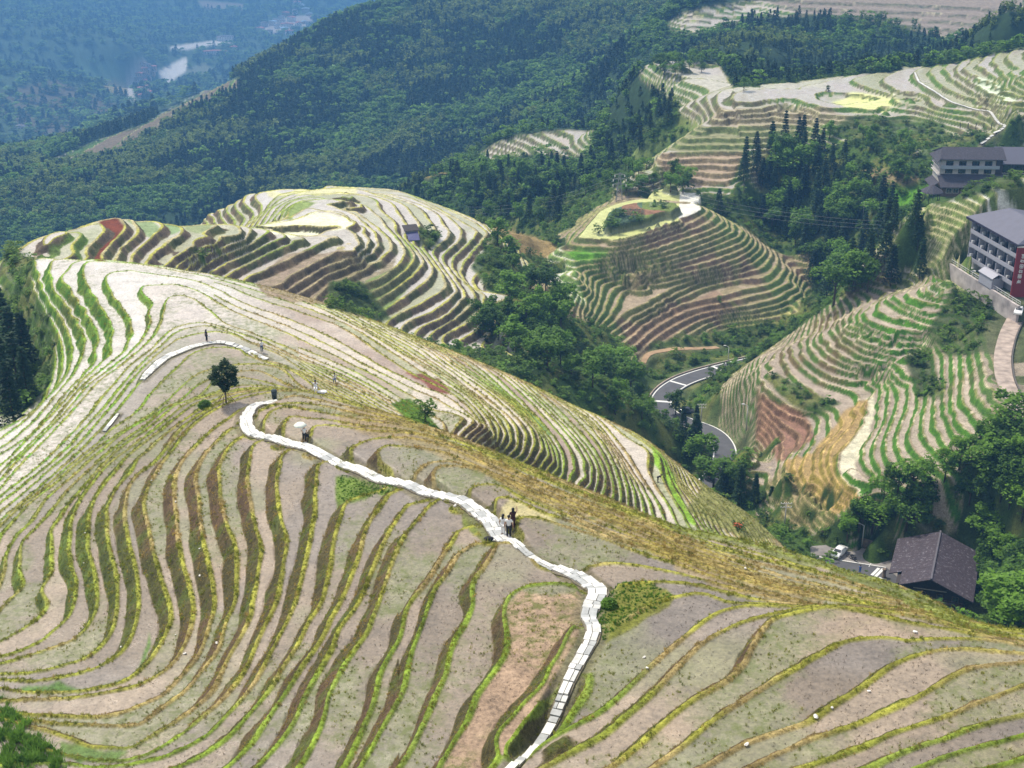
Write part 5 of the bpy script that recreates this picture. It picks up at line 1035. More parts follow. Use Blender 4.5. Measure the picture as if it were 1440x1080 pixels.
def motorbike(loc, rz, label):
    t = thing('motorbike', label, 'motorbike', loc, rz); mb = MB()
    for x in (-.6,.62):
        q = MB(); q.tube([(x+.29*math.cos(a*math.pi/6),0,.3+.29*math.sin(a*math.pi/6)) for a in range(13)], [.05]*13, 6); o = obj('wheel', q, mat('tyre_rubber', (.02,.02,.02)), t)
    mb.tube([(-.6,0,.35),(-.2,0,.6),(.3,0,.75),(.62,0,.32)], [.06,.16,.12,.05], 8); obj('frame', mb, mat('bike_metal', (.05,.05,.06), .4), t, True)
    mb = MB(); mb.tube([(-.65,0,.82),(-.3,0,.84),(.05,0,.8)], [.1,.14,.1], 8); obj('seat', mb, mat('black_seat', (.02,.02,.02), .6), t, True)
    mb = MB(); mb.tube([(.42,-.3,1.02),(.5,0,.98),(.42,.3,1.02)], [.025]*3, 6); mb.tube([(.5,0,.98),(.62,0,.35)], [.03,.03], 6); obj('handlebar', mb, mat('bike_metal', (.05,.05,.06), .4), t)
for k, (u, v, r) in enumerate([(1196,785,2.3),(1200,788,2.2)]):
    x, y, _ = unproj(u, v, z=LOTZ+.04); motorbike((x, y, LOTZ+.04), r, ['motorbike standing just right of the white car on the parking place', 'second motorbike, nearer the road, on the parking place'][k])
# ---------------------------------------------------------------- tiled house
def tile_mat(name, col, sc=1, light=(.3,.28,.33)):
    m, nt, b = newmat(name); L = nt.links.new; N = nt.nodes.new; tc = N('ShaderNodeTexCoord'); br = N('ShaderNodeTexBrick'); br.inputs['Scale'].default_value = 1; br.inputs['Brick Width'].default_value = .28*sc; br.inputs['Row Height'].default_value = .2*sc; br.inputs['Mortar Size'].default_value = .035*sc
    br.inputs['Color1'].default_value = (*col,1); br.inputs['Color2'].default_value = (*[c*1.7 for c in col],1); br.inputs['Mortar'].default_value = (*[c*.35 for c in col],1)
    n = N('ShaderNodeTexNoise'); n.inputs['Scale'].default_value = 1.6; n.inputs['Detail'].default_value = 8; n.inputs['Roughness'].default_value = .8; L(tc.outputs['Object'], br.inputs['Vector']); L(tc.outputs['Object'], n.inputs['Vector'])
    r = N('ShaderNodeMapRange'); r.inputs[1].default_value = .54; r.inputs[2].default_value = .68; L(n.outputs['Fac'], r.inputs[0]); mx = N('ShaderNodeMix'); mx.data_type = 'RGBA'; L(r.outputs[0], mx.inputs[0]); L(br.outputs[0], mx.inputs[6]); mx.inputs[7].default_value = (*light,1)
    L(mx.outputs[2], b.inputs['Base Color']); b.inputs['Roughness'].default_value = .75; bp = N('ShaderNodeBump'); bp.inputs['Strength'].default_value = .8; bp.inputs['Distance'].default_value = .06; L(br.outputs['Fac'], bp.inputs['Height']); bp.invert = True; L(bp.outputs[0], b.inputs['Normal']); return m
M_TILE = tile_mat('old_roof_tiles', (.06,.043,.056)); M_TILE2 = tile_mat('grey_roof_tiles', (.05,.045,.062), 1.2, (.1,.09,.11)); M_WOOD = mat('dark_timber', (.035,.025,.022), .8, var=.3); M_WOOD2 = mat('brown_timber', (.13,.085,.06), .8, var=.3); M_PLAS = mat('pale_plaster', (.5,.47,.45), .85, var=.15)
M_GLS = mat('window_glass', (.02,.024,.03), .1, spec=.9); M_MET = mat('grey_metal', (.35,.35,.38), .5, .3)
def slab(mb, A, B, Cc_, D, th):      # a sloping slab from four corner points (top surface), thickness downwards
    P = [Vector(p) for p in (A,B,Cc_,D)]; Q = [p-Vector((0,0,th)) for p in P]; mb.add(P+Q, [(0,1,2,3),(7,6,5,4),(0,4,5,1),(1,5,6,2),(2,6,7,3),(3,7,4,0)])
def gable_roof(mb, x0, x1, y0, y1, ze, zr_, th=.18, xr=None):
    xr = (x0+x1)/2 if xr is None else xr
    slab(mb, (x0,y0,ze),(xr,y0,zr_),(xr,y1,zr_),(x0,y1,ze), th); slab(mb, (xr+.002,y0,zr_),(x1,y0,ze),(x1,y1,ze),(xr+.002,y1,zr_), th)
H = thing('tiled_house', 'timber house with a large dark mottled tiled gable roof beside the parking place', 'house', (75.6,219.3,-139.5), -math.atan2(.35,.937))
mb = MB(); mb.box(-5.9,5.9,-7.4,7.6,-1,5.6); mb.add([(-5.9,-7.4,5.6),(5.9,-7.4,5.6),(0,-7.4,8.0),(-5.9,7.6,5.6),(5.9,7.6,5.6),(0,7.6,8.0)], [(0,1,2),(5,4,3),(0,2,5,3),(1,4,5,2)]); obj('wall', mb, M_WOOD, H)
mb = MB(); slab(mb, (-7.4,-4.2,5.5),(0,-4.2,8.55),(0,8.8,8.55),(-7.4,8.8,5.5), .16); slab(mb, (-5.2,-8.9,6.4),(0,-8.9,8.55),(0,-4.22,8.55),(-5.2,-4.22,6.4), .16); slab(mb, (.003,-8.9,8.55),(7.4,-8.9,5.5),(7.4,8.8,5.5),(.003,8.8,8.55), .16); rf = obj('roof', mb, M_TILE, H)
mb = MB(); rr_ = random.Random(3)
for k in range(59): mb.box(-.16,.16,-8.9+k*.3,-8.9+k*.3+.27,8.56,8.74+rr_.uniform(0,.05))
obj('ridge_tiles', mb, mat('ridge_tile', (.12,.11,.13), .8), rf)
mb = MB(); slab(mb, (-5.6,-10.2,2.6),(-5.6,-7.45,3.5),(6.6,-7.45,3.5),(6.6,-10.2,2.6), .12); obj('lean_to_roof', mb, M_TILE2, H)
mb = MB(); 
for x in (-5.2,-2,1.6,5.9): mb.box(x-.11,x+.11,-10.0,-9.78,-1,2.5)
obj('veranda_posts', mb, M_WOOD2, H)
for x in (-4.2,-1.2,1.8,4.4):
    mb = MB(); mb.box(x-.6,x+.6,-7.47,-7.4,4.0,5.1); wf = obj('window', mb, M_WOOD2, H); mb = MB(); mb.box(x-.48,x+.48,-7.5,-7.47,4.1,5.0); obj('pane', mb, M_GLS, wf)
for z in (4.1,1.4):
    mb = MB(); mb.box(-5.8,5.8,-8.2,-7.42,z-.45,z-.33); mb.box(-5.8,5.8,-8.2,-8.14,z+.3,z+.38)
    for k in range(24): mb.box(-5.7+k*.49,-5.66+k*.49,-8.19,-8.15,z-.33,z+.3)
    obj('balcony', mb, M_WOOD2, H)
mb = MB(); mb.box(5.98,6.9,-8.6,-8.4,2.9,3.5); mb.box(6.0,6.7,-8.6,-8.4,.9,1.4); obj('white_box', mb, M_PLAS, H)
mb = MB(); mb.box(-5.97,-5.9,-6.2,-5.2,-.4,1.8); obj('door', mb, M_WOOD2, H)
mb = MB(); mb.bar((-2.8,-7.9,5.75),(2.8,-7.9,6.0),.14); obj('tie_beam', mb, mat('pale_beam', (.3,.27,.24)), H)
mb = MB(); mb.tube([(-8.6,2.6,0),(-8.6,2.6,1.9)], [.36,.3], 8); mb.ell((-8.6,2.6,2.1), .42,.42,.3); tag(obj('stone_pillar', mb, mat('brown_stones', (.2,.15,.11))), 'squat brown pillar standing between the parking place and the tiled house', 'pillar'); bpy.data.objects['stone_pillar'].location = H.location; bpy.data.objects['stone_pillar'].rotation_euler = H.rotation_euler
# ---------------------------------------------------------------- guest house with two tiled roofs
G1 = thing('guest_house', 'three-storey timber guest house with two stacked grey tiled roofs above the far wood', 'building', (138.5,418.6,-122.6), math.radians(-2))
mb = MB(); mb.box(-9.2,9.2,0,8,3.2,10.6); obj('upper_wall', mb, M_PLAS, G1); mb = MB(); mb.box(-9.2,9.2,-4.6,8,-2,3.19); obj('lower_wall', mb, M_WOOD2, G1)
mb = MB(); slab(mb, (-9.9,-1.3,10.5),(9.9,-1.3,10.5),(9.9,4,13.0),(-8.2,4,13.0), .2); slab(mb, (-8.2,4.003,13.0),(9.9,4.003,13.0),(9.9,9.2,10.5),(-9.9,9.2,10.5), .2); slab(mb, (-10.6,9.2,9.6),(-10.6,-1.3,9.6),(-9.3,-1.0,10.9),(-8.25,4,12.6), .15); obj('roof', mb, M_TILE2, G1)
mb = MB(); slab(mb, (-9.9,-5.8,3.1),(9.9,-5.8,3.1),(9.9,-.02,5.7),(-9.9,-.02,5.7), .2); obj('lower_roof', mb, M_TILE2, G1)
mb = MB(); slab(mb, (-12.2,-3.5,2.6),(-9.95,-3.5,4.0),(-9.95,5,4.0),(-12.2,5,2.6), .15); obj('side_roof', mb, M_TILE2, G1)
mb = MB(); mb.box(-9.3,8.2,-1.25,-.02,7.55,7.75); mb.box(-9.3,8.2,-1.25,-1.15,7.75,8.6); obj('balcony', mb, mat('bluish_panel', (.32,.36,.42), .6), G1)
mb = MB(); mb.box(7.4,9.25,-.35,-.01,5.7,10.4); obj('dark_bay', mb, M_WOOD, G1)
for zz, hh in ((8.0,1.7),(5.85,1.3)):
    for x in (-6.5,-2.6,1.3,5.1):
        mb = MB(); mb.box(x-1.1,x+1.1,-.07,-.01,zz,zz+hh); wf = obj('window', mb, M_WOOD, G1); mb = MB(); mb.box(x-.95,x-.06,-.1,-.072,zz+.12,zz+hh-.12); mb.box(x+.06,x+.95,-.1,-.072,zz+.12,zz+hh-.12); obj('pane', mb, M_GLS, wf)
for x in (-7,-5,-2.5,.5,3.5,6.5): mb = MB(); mb.box(x-.9,x+.9,-4.68,-4.61,1.0,2.6); wf = obj('window', mb, M_PLAS, G1); mb = MB(); mb.box(x-.75,x-.05,-4.71,-4.682,1.15,2.45); mb.box(x+.05,x+.75,-4.71,-4.682,1.15,2.45); obj('pane', mb, M_GLS, wf)
for zz in (5.7, 8.0): mb = MB(); mb.box(-9.9,-9.22,-.9,8,zz-.25,zz-.1); mb.box(-9.95,-9.85,-.9,8,zz+.65,zz+.85); obj('side_balcony', mb, M_PLAS, G1)
G2 = thing('guest_house_annex', 'two-storey annex with a smooth blue-grey roof and red lanterns right of the guest house', 'building', (159.6,424.5,-122.4), math.radians(-4))
mb = MB(); mb.box(-10.2,10,0,8,-2,7.2); obj('wall', mb, M_WOOD, G2); mb = MB(); slab(mb, (-10.9,-1.4,7.2),(10.6,-1.4,7.2),(10.6,6,10.7),(-10.9,6,10.7), .2); slab(mb, (-10.9,6.003,10.7),(10.6,6.003,10.7),(10.6,9.3,9),(-10.9,9.3,9), .2); obj('roof', mb, mat('blue_grey_roof', (.085,.085,.12), .6, var=.08), G2)
mb = MB(); mb.box(-10.3,10,-1.2,-.02,3.3,3.5); mb.box(-10.3,10,-1.22,-1.16,4.25,4.4); obj('balcony', mb, M_PLAS, G2)
for x in (-8,-4.6,-1.2,2.2,5.6): mb = MB(); mb.box(x-1.4,x+1.4,-.06,-.01,4.0,6.6); wf = obj('window', mb, M_WOOD2, G2); mb = MB(); mb.box(x-1.25,x+1.25,-.09,-.062,4.1,6.5); obj('pane', mb, M_GLS, wf)
for x in (-6.6,-1.8,3): mb = MB(); mb.box(x-.6,x+.6,-.06,-.01,.6,2.6); obj('curtain', mb, M_PLAS, G2)
for k, x in enumerate((-4.6,-3.8,.6)):
    l = thing('lantern', ['red paper lantern, leftmost under the annex balcony', 'red paper lantern, second from the left under the annex balcony', 'red paper lantern, rightmost under the annex balcony'][k], 'lantern', (0,0,0)); M = G2.matrix_basis; l.location = Vector((159.6,424.5,-122.4))+Matrix.Rotation(math.radians(-4),3,'Z')@Vector((x,-.8,2.4)); mb = MB(); mb.ell((0,0,0), .36,.36,.4); obj('shade', mb, mat('red_paper', (.5,.03,.03), .6), l, True); mb = MB(); mb.tube([(0,0,.38),(0,0,.9)], [.02,.02], 5); obj('cord', mb, M_WOOD, l)
x, y, z = unproj(1310, 272, t=421); PV = thing('pavilion', 'small pavilion with a round grey tiled roof at the left corner of the guest house', 'pavilion', (x, y, z-.6)); mb = MB(); mb.tube([(0,0,1.2),(0,0,1.35),(0,0,3.3)], [3.4,3.3,.15], 10); obj('roof', mb, M_TILE2, PV); mb = MB()
for k in range(6): mb.cyl((2.5*math.cos(k*math.pi/3), 2.5*math.sin(k*math.pi/3)), .1, -2, 1.3, 6)
obj('posts', mb, M_WOOD, PV)
# ---------------------------------------------------------------- hotel, yard wall and sign
YZ = -111.6; dW = Vector((_d[0], _d[1], 0)); nW = Vector((_nrm[0], _nrm[1], 0)); hrot = math.atan2(-_d[0], _d[1])   # local +y along dW, local +x = east
hrot = math.atan2(_d[1], _d[0])-math.pi/2
HT = thing('hotel', 'four-storey grey hotel with angled balconies and a broad blue-grey roof at the right edge', 'building', (WA[0]+nW.x*3.2+dW.x*3, WA[1]+nW.y*3.2+dW.y*3, YZ), hrot)
# local frame: +y runs towards the viewer along the front, and the yard lies on the -x' side
sx = 1 if (Matrix.Rotation(hrot,3,'Z')@Vector((1,0,0))).dot(nW) > 0 else -1
def hb(mb, x0, x1, y0, y1, z0, z1): mb.box(min(sx*x0,sx*x1), max(sx*x0,sx*x1), y0, y1, z0, z1)
LEN = 19.5
mb = MB(); hb(mb, 0, 13, 0, LEN, -1, 12.4); obj('wall', mb, mat('grey_render', (.3,.3,.33), .85, var=.1), HT)
mb = MB(); c_ = lambda x, y, z: (sx*x, y, z)
P_ = [c_(-2.1,-1.6,12.3), c_(-2.1,LEN+.6,12.3), c_(14.5,LEN+.6,12.3), c_(14.5,-1.6,12.3), c_(5.5,3.5,15.2), c_(5.5,LEN-3,15.2)]; Q_ = [(a,b_,z-.25) for a, b_, z in P_[:4]]
mb.add(P_+Q_, [(0,1,5,4),(1,2,5),(2,3,4,5),(3,0,4),(9,8,7,6),(0,6,7,1),(1,7,8,2),(2,8,9,3),(3,9,6,0)]); rf = obj('roof', mb, mat('blue_grey_sheet', (.105,.105,.145), .55, var=.08, scale=.7), HT)
mb = MB(); hb(mb, -2.16, -2.1, -1.6, LEN+.6, 11.75, 12.28); hb(mb, -2.1, 14.5, -1.66, -1.6, 11.75, 12.28); obj('fascia', mb, mat('dark_fascia', (.03,.025,.05), .5), rf)
for fl in range(3):
    z = 2.2+fl*3.25
    mb = MB(); hb(mb, -1.5, 0, 0, LEN, z, z+.18); hb(mb, -1.55, -1.45, 0, LEN, z+.18, z+1.05); obj('balcony', mb, mat('grey_panel', (.36,.36,.42), .7, var=.06), HT)
    for k in range(6):
        mb = MB(); hb(mb, -1.4, -.01, k*3.9-.08, k*3.9+.08, z+.19, z+3.0); obj('partition', mb, mat('grey_panel', (.36,.36,.42), .7), HT) if k < 5 else None
        if k < 5:
            mb = MB(); hb(mb, -.06, -.01, k*3.9+.9, k*3.9+3.3, z+.25, z+2.5); wf = obj('window', mb, M_WOOD, HT); mb = MB(); hb(mb, -.09, -.062, k*3.9+1.0, k*3.9+3.2, z+.32, z+2.4); obj('pane', mb, M_GLS, wf)
            mb = MB(); hb(mb, -1.2, -.5, k*3.9+.25, k*3.9+.9, z+.95, z+1.55); obj('air_conditioner', mb, mat('white_plastic', (.6,.6,.6), .5), HT)
mb = MB(); slab(mb, c_(-3.9,9,2.6), c_(-2.4,9,3.5), c_(-2.4,15,3.5), c_(-3.9,15,2.6), .12) if sx > 0 else slab(mb, c_(-3.9,15,2.6), c_(-2.4,15,3.5), c_(-2.4,9,3.5), c_(-3.9,9,2.6), .12)
hb(mb, -3.7, -.6, 9.3, 14.7, -.2, 2.5); slab(mb, *( [c_(-2.398,9,3.5), c_(-.1,9,2.6), c_(-.1,15,2.6), c_(-2.398,15,3.5)] if sx > 0 else [c_(-2.398,15,3.5), c_(-.1,15,2.6), c_(-.1,9,2.6), c_(-2.398,9,3.5)] ), .12); obj('entrance_porch', mb, mat('grey_panel', (.36,.36,.42), .7), HT)
# retaining wall with coping and railing
Wp = [Vector((WA[0],WA[1],0))+dW*s for s in (-2,2,8,15,22,28.8)]
line_wall('retaining_wall', [(p.x-nW.x*.2, p.y-nW.y*.2, YZ) for p in Wp], 7.5, .1, .6, mat('stained_concrete', (.45,.4,.39), .9, var=.45, scale=.35, bump=.3), 'tall pale stained retaining wall below the hotel yard', 'retaining wall')
RL = thing('railing', 'white metal railing along the top of the retaining wall', 'railing', (0,0,0)); mb = MB()
a, b_ = Wp[0], Wp[-1]; mb.bar((a.x,a.y,YZ+1.05),(b_.x,b_.y,YZ+1.05),.09); mb.bar((a.x,a.y,YZ+.55),(b_.x,b_.y,YZ+.55),.06); obj('rail', mb, mat('pale_rail', (.6,.6,.62), .5), RL)
mb = MB()
for k in range(21): p = a+(b_-a)*k/20; mb.cyl((p.x,p.y), .045, YZ+.1, YZ+1.03, 6)
obj('posts', mb, mat('pale_rail', (.6,.6,.62), .5), RL)
# yard clutter seen as tables and a hut
for k, (s, o_) in enumerate([(1.5,1.2),(3.2,1.6),(5.2,1.3)]):
    p = Wp[1]+dW*s+nW*o_; t = thing('garden_table', ['round white table at the far end of the hotel yard', 'round white table, middle one in the hotel yard', 'round white table nearest the hotel porch'][k], 'table', (p.x,p.y,YZ), 0, 'tables in the hotel yard'); mb = MB(); mb.cyl((0,0), .5, .7, .76, 14); obj('table_top', mb, mat('white_plastic', (.6,.6,.6), .5), t); mb = MB(); mb.cyl((0,0), .06, 0, .7, 8); mb.cyl((0,0), .28, 0, .04, 12); obj('stand', mb, M_MET, t)
# the sign: stands across the near end of the building, facing the viewer
e = Vector((WA[0],WA[1],0))+dW*(3+LEN+.7)+nW*1.1; SG_ = thing('hotel_sign', 'tall dark red vertical board with white characters at the near end of the hotel', 'sign', (e.x, e.y, YZ), 0)
sw = 6.4; mb = MB(); mb.box(0, sw, 0, .5, -1.0, 11.6); obj('board', mb, mat('dark_red_board', (.2,.012,.014), .5, var=.12, scale=.6), SG_)
mb = MB(); mb.box(-.05, sw+.05, -.05, .55, 11.6, 11.8); obj('cap', mb, M_PLAS, SG_)
STR = [[(0,1,1,1),(.1,.55,.9,.55),(.5,1,.5,0),(.15,0,.85,0),(.2,.8,.45,.55),(.8,.8,.55,.55),(.25,.3,.15,.1)], # strokes: x0,z0,x1,z1
 [(0,.9,1,.75),(.15,.75,.0,.3),(.35,.8,.9,.2),(.2,.5,.5,.1),(.6,.5,1,.4)],
 [(.1,1,.9,1),(.1,.5,.9,.5),(.1,0,.9,0),(.1,1,.1,0),(.9,1,.9,0),(.5,1.05,.5,-.05)],
 [(.2,1,.2,0),(.2,.75,1,.75),(.5,1,.9,.35),(.9,.6,.3,.1),(0,.4,1,.3),(.6,.3,.95,0)],
 [(0,1,1,1),(.1,.7,.9,.7),(.1,.4,.9,.4),(.5,1,.5,0),(.1,.7,.1,.05),(.9,.7,.9,.05),(.1,.05,.9,.05)],
 [(.5,1,.1,.4),(.3,.7,1,.7),(.1,.4,1,.4),(.5,.7,.5,0),(.0,0,.6,.4),(.55,.35,1,0)]]
for k, st in enumerate(STR):
    mb = MB(); z0 = 10.0-k*1.18-.75; x0 = 1.05-k*.035
    for xa, za, xb, zb in st: mb.bar((x0+xa*.85, -.04, z0+za*.8), (x0+xb*.85, -.04, z0+zb*.8), .1, .14)
    obj('character', mb, M_WHITE, SG_)
# ---------------------------------------------------------------- poles, lamps, pylon, wires
def lamp(u, v, t, h, label, arm=1):
    x, y, z = unproj(u, v, t=t); z = float(height(ZF, x, y)); T_ = thing('street_lamp', label, 'street lamp', (x,y,z)); mb = MB(); mb.tube([(0,0,-.3),(0,0,h*.6),(0,0,h)], [.14,.11,.09], 8); obj('pole', mb, mat('pale_pole', (.6,.6,.58), .5), T_, True)
    mb = MB(); mb.tube([(0,0,h),(-.9*arm,0,h+.5)], [.07,.05], 6); obj('arm', mb, mat('pale_pole', (.6,.6,.58)), T_); mb = MB(); mb.box(-1.5*arm if arm > 0 else .9,-.8 if arm > 0 else 1.5,-.16,.16,h+.42,h+.56); obj('lamp_head', mb, mat('white_plastic', (.6,.6,.6)), T_); return Vector((x,y,z+h))
lamp(1023, 521, 396, 5.5, 'street lamp beside the straight upper stretch of the asphalt road'); lamp(1047, 636, 336, 6.5, 'street lamp on the outside of the lower road bend'); lamp(1213, 759, 271, 4.6, 'slim lamp post behind the parking place')
def upole(u, v, t, h, label, lo=150):
    x, y, z = unproj(u, v, t=t); z = float(height(ZF, x, y)); T_ = thing('utility_pole', label, 'utility pole', (x,y,z)); mb = MB(); mb.tube([(0,0,-.4),(0,0,h)], [.16,.11], 8); obj('pole', mb, mat('grey_pole', (.42,.4,.38), .8), T_, True)
    for zz in (h-.3, h-1.1):
        mb = MB(); mb.box(-1.1,1.1,-.06,.06,zz,zz+.12); ca = obj('crossarm', mb, mat('grey_pole', (.42,.4,.38)), T_)
        for xx in (-1,-.4,.4,1): mb = MB(); mb.cyl((xx,0), .07, zz+.12, zz+.34, 6); obj('insulator', mb, M_WHITE, ca)
    return Vector((x,y,z+h))
u1 = upole(1102, 752, 280, 6.5, 'utility pole with crossarms at the foot of the golden terraces'); u2 = upole(986, 588, 352, 5.5, 'utility pole with crossarms among the trees inside the road bend'); u3 = upole(1219, 252, 452, 5, 'thin pole standing in the small round brown field')
x, y, z = unproj(870, 300, t=470); z = float(height(ZF, x, y)); PY = thing('power_pylon', 'pale lattice power pylon behind the round knoll', 'pylon', (x,y,z)); hP = 9.5; mb = MB()
for sx_ in (-1,1):
    for sy_ in (-1,1): mb.bar((sx_*1.1,sy_*1.1,-.5),(sx_*.15,sy_*.15,hP),.14)
for k in range(7):
    z0, z1 = k*hP/7, (k+1)*hP/7; w0, w1 = 1.1-.95*z0/hP, 1.1-.95*z1/hP
    for sy_ in (-1,1): mb.bar((-w0,sy_*w0,z0),(w1,sy_*w1,z1),.08); mb.bar((w0,sy_*w0,z0),(-w1,sy_*w1,z1),.08)
obj('lattice', mb, mat('galvanised', (.25,.27,.27), .6, .1), PY)
for zz, ww in ((hP-.6,1.6),(hP-2.1,2.1),(hP-3.8,2.1)):
    mb = MB(); mb.bar((-ww,0,zz),(ww,0,zz),.16); mb.bar((-ww,0,zz),(0,0,zz+.5),.1); mb.bar((ww,0,zz),(0,0,zz+.5),.1); ca = obj('crossarm', mb, mat('galvanised', (.5,.52,.52)), PY)
    for s in (-1,1): mb = MB(); mb.cyl((s*ww,0), .16, zz-.8, zz-.1, 8); obj('insulator', mb, M_WHITE, ca)
def wire(a, b, sag, label):
    mb = MB(); P = [Vector(a).lerp(Vector(b), k/16)-Vector((0,0,sag*4*(k/16)*(1-k/16))) for k in range(17)]; mb.tube(P, [.02]*17, 4); tag(obj('power_line', mb, mat('wire', (.3,.32,.33), .5)), label, 'power line', 'power lines at the pylon')
pt = Vector((x,y,z))
xw, yw, zw = unproj(1262, 312, t=430); xl, yl, zl = unproj(655, 291, t=540)
for k, (zz, ww) in enumerate(((hP-.7,1.6),(hP-2.2,2.1),(hP-3.9,2.1))):
    wire(pt+Vector((ww,0,zz-.7)), (xw, yw, zw-k*1.2), 3, ['uppermost wire from the pylon across the wood on the right', 'middle wire from the pylon across the wood on the right', 'lowest wire from the pylon across the wood on the right'][k])
    wire(pt+Vector((-ww,0,zz-.7)), (xl, yl, zl-k*1.2), 3, ['uppermost wire from the pylon across the gully on the left', 'middle wire from the pylon across the gully on the left', 'lowest wire from the pylon across the gully on the left'][k])
# ---------------------------------------------------------------- people
M_SKIN = mat('skin', (.42,.25,.17), .6, var=.05); M_HAIR = mat('black_hair', (.012,.01,.01), .5); 
def skinmesh(name, V, E, R, material, parent, sub=1):
    me = bpy.data.meshes.new(name); me.from_pydata(V, E, []); o = bpy.data.objects.new(name, me); C.objects.link(o); md = o.modifiers.new('s', 'SKIN'); md.use_smooth_shade = True
    for i, r in enumerate(R): me.skin_vertices[0].data[i].radius = (r, r) if not hasattr(r, '__len__') else r
    me.skin_vertices[0].data[0].use_root = True; sb = o.modifiers.new('d', 'SUBSURF'); sb.levels = sb.render_levels = sub
    dg = bpy.context.evaluated_depsgraph_get(); m2 = bpy.data.meshes.new_from_object(o.evaluated_get(dg)); m2.name = name; m2.materials.clear(); m2.materials.append(material)
    for q in list(o.modifiers): o.modifiers.remove(q)
    o.data = m2
    if parent: o.parent = parent
    return o
def person(loc, rz, label, top, legs, h=1.7, arms=((.3,-.05,.82),(-.3,-.05,.82)), legp='stand', hair='short', skirt=None):
    t = thing('person', label, 'person', loc, rz); k = h/1.7; sit = legp == 'sit'; lean = .45 if legp == 'bend' else 0
    dz = -.42 if sit else 0
    pel = Vector((0,0,.92+dz)); up = Vector((0,-math.sin(lean*2),math.cos(lean*2))) if lean else Vector((0,0,1))
    wst = pel+up*.16; che = pel+up*.38; nk = pel+up*.56; hd = pel+up*.7+Vector((0,-.03,0)); tp = pel+up*.8
    sh = [che+up*.1+Vector((s*.17,0,0)) for s in (1,-1)]; hand = [Vector(a)+Vector((0,0,dz)) for a in arms]; el = [(sh[i]+hand[i])/2+Vector(((.06,-.06)[i],.08,-.03)) for i in (0,1)]
    if sit: kn = [Vector((s*.14,-.42,.5)) for s in (1,-1)]; an = [Vector((s*.12,-.5,.07)) for s in (1,-1)]; toe = [a+Vector((0,-.14,-.03)) for a in an]
    elif legp == 'walk': kn = [Vector((.09,-.12,.5)), Vector((-.09,.06,.48))]; an = [Vector((.09,-.16,.08)), Vector((-.09,.26,.1))]; toe = [a+Vector((0,-.16,-.04)) for a in an]
    else: kn = [Vector((s*.1,-.02,.5)) for s in (1,-1)]; an = [Vector((s*.11,.02,.07)) for s in (1,-1)]; toe = [a+Vector((0,-.16,-.04)) for a in an]
    hp = [pel+Vector((s*.1,0,-.03)) for s in (1,-1)]
    V = [pel,wst,che,nk,hd,tp]+[v for i in (0,1) for v in (sh[i],el[i],hand[i],hand[i]+(hand[i]-el[i]).normalized()*.09)]+[v for i in (0,1) for v in (hp[i],kn[i],an[i],toe[i])]
    E = [(0,1),(1,2),(2,3),(3,4),(4,5),(2,6),(6,7),(7,8),(8,9),(2,10),(10,11),(11,12),(12,13),(0,14),(14,15),(15,16),(16,17),(0,18),(18,19),(19,20),(20,21)]
    R = [(.13,.1),(.12,.09),(.15,.1),.055,.1,.08]+[.06,.042,.032,.035]*2+[.09,.06,.042,.04]*2
    skinmesh('body', [v*k for v in V], E, [tuple(np.array(r)*k) if hasattr(r,'__len__') else r*k for r in R], M_SKIN, t)
    Vt = [pel-up*.06,wst,che,nk-up*.07,sh[0],(sh[0]+el[0])/2,sh[1],(sh[1]+el[1])/2]; skinmesh('shirt', [v*k for v in Vt], [(0,1),(1,2),(2,3),(2,4),(4,5),(2,6),(6,7)], [(.17*k,.13*k),(.155*k,.12*k),(.185*k,.13*k),.075*k,.085*k,.075*k,.085*k,.075*k], top, t)
    if skirt: mb = MB(); mb.tube([tuple(pel*k+Vector((0,0,.05))), tuple(pel*k-Vector((0,0,.35*k))), tuple(pel*k-Vector((0,0,.62*k)))], [.14*k,.22*k,.28*k], 12); obj('skirt', mb, legs, t, True)
    else: Vl = [pel,hp[0],kn[0],an[0]+Vector((0,0,.06)),hp[1],kn[1],an[1]+Vector((0,0,.06))]; skinmesh('trousers', [v*k for v in Vl], [(0,1),(1,2),(2,3),(0,4),(4,5),(5,6)], [(.16*k,.13*k),.115*k,.082*k,.07*k,.115*k,.082*k,.07*k], legs, t)
    mb = MB(); c = (hd+up*.06+Vector((0,.02,0)))*k; mb.ell(c, .115*k, .125*k, .12*k, 12, 8)
    if hair == 'long': mb.ell(c+Vector((0,.06,-.16)), .11*k, .06*k, .2*k, 10, 6)
    obj('hair', mb, M_HAIR, t, True)
    for i in (0,1):
        mb = MB(); a = an[i]*k; mb.tube([tuple(a+Vector((0,.05,-.02))), tuple(a+Vector((0,-.06,-.035))), tuple(toe[i]*k+Vector((0,-.03,0)))], [.05*k,.05*k,.035*k], 8); obj('shoe', mb, M_HAIR, t, True)
    return t
def onpath(u, v): return Vector(hit_f(u, v))+Vector((0,0,.1))
M_WS = mat('white_cloth', (.8,.8,.8), .8, var=.04); M_BS = mat('black_cloth', (.015,.015,.018), .8); M_NV = mat('navy_cloth', (.02,.025,.06), .8); M_MR = mat('maroon_cloth', (.05,.012,.015), .8); M_BL = mat('blue_cloth', (.03,.15,.55), .7); M_JN = mat('blue_denim', (.07,.1,.2), .8)
p = onpath(715.5, 758); person(p, math.radians(170), 'man in a white t-shirt and black trousers seen from behind on the stone path', M_WS, M_BS, 1.78)
q = p+Vector((-.42,.55,0)); q.z = float(height(ZF, q.x, q.y))+.12; person(q, math.radians(150), 'dark-haired person in white half hidden left of the man in the white t-shirt', M_WS, M_WS, 1.66, hair='long')
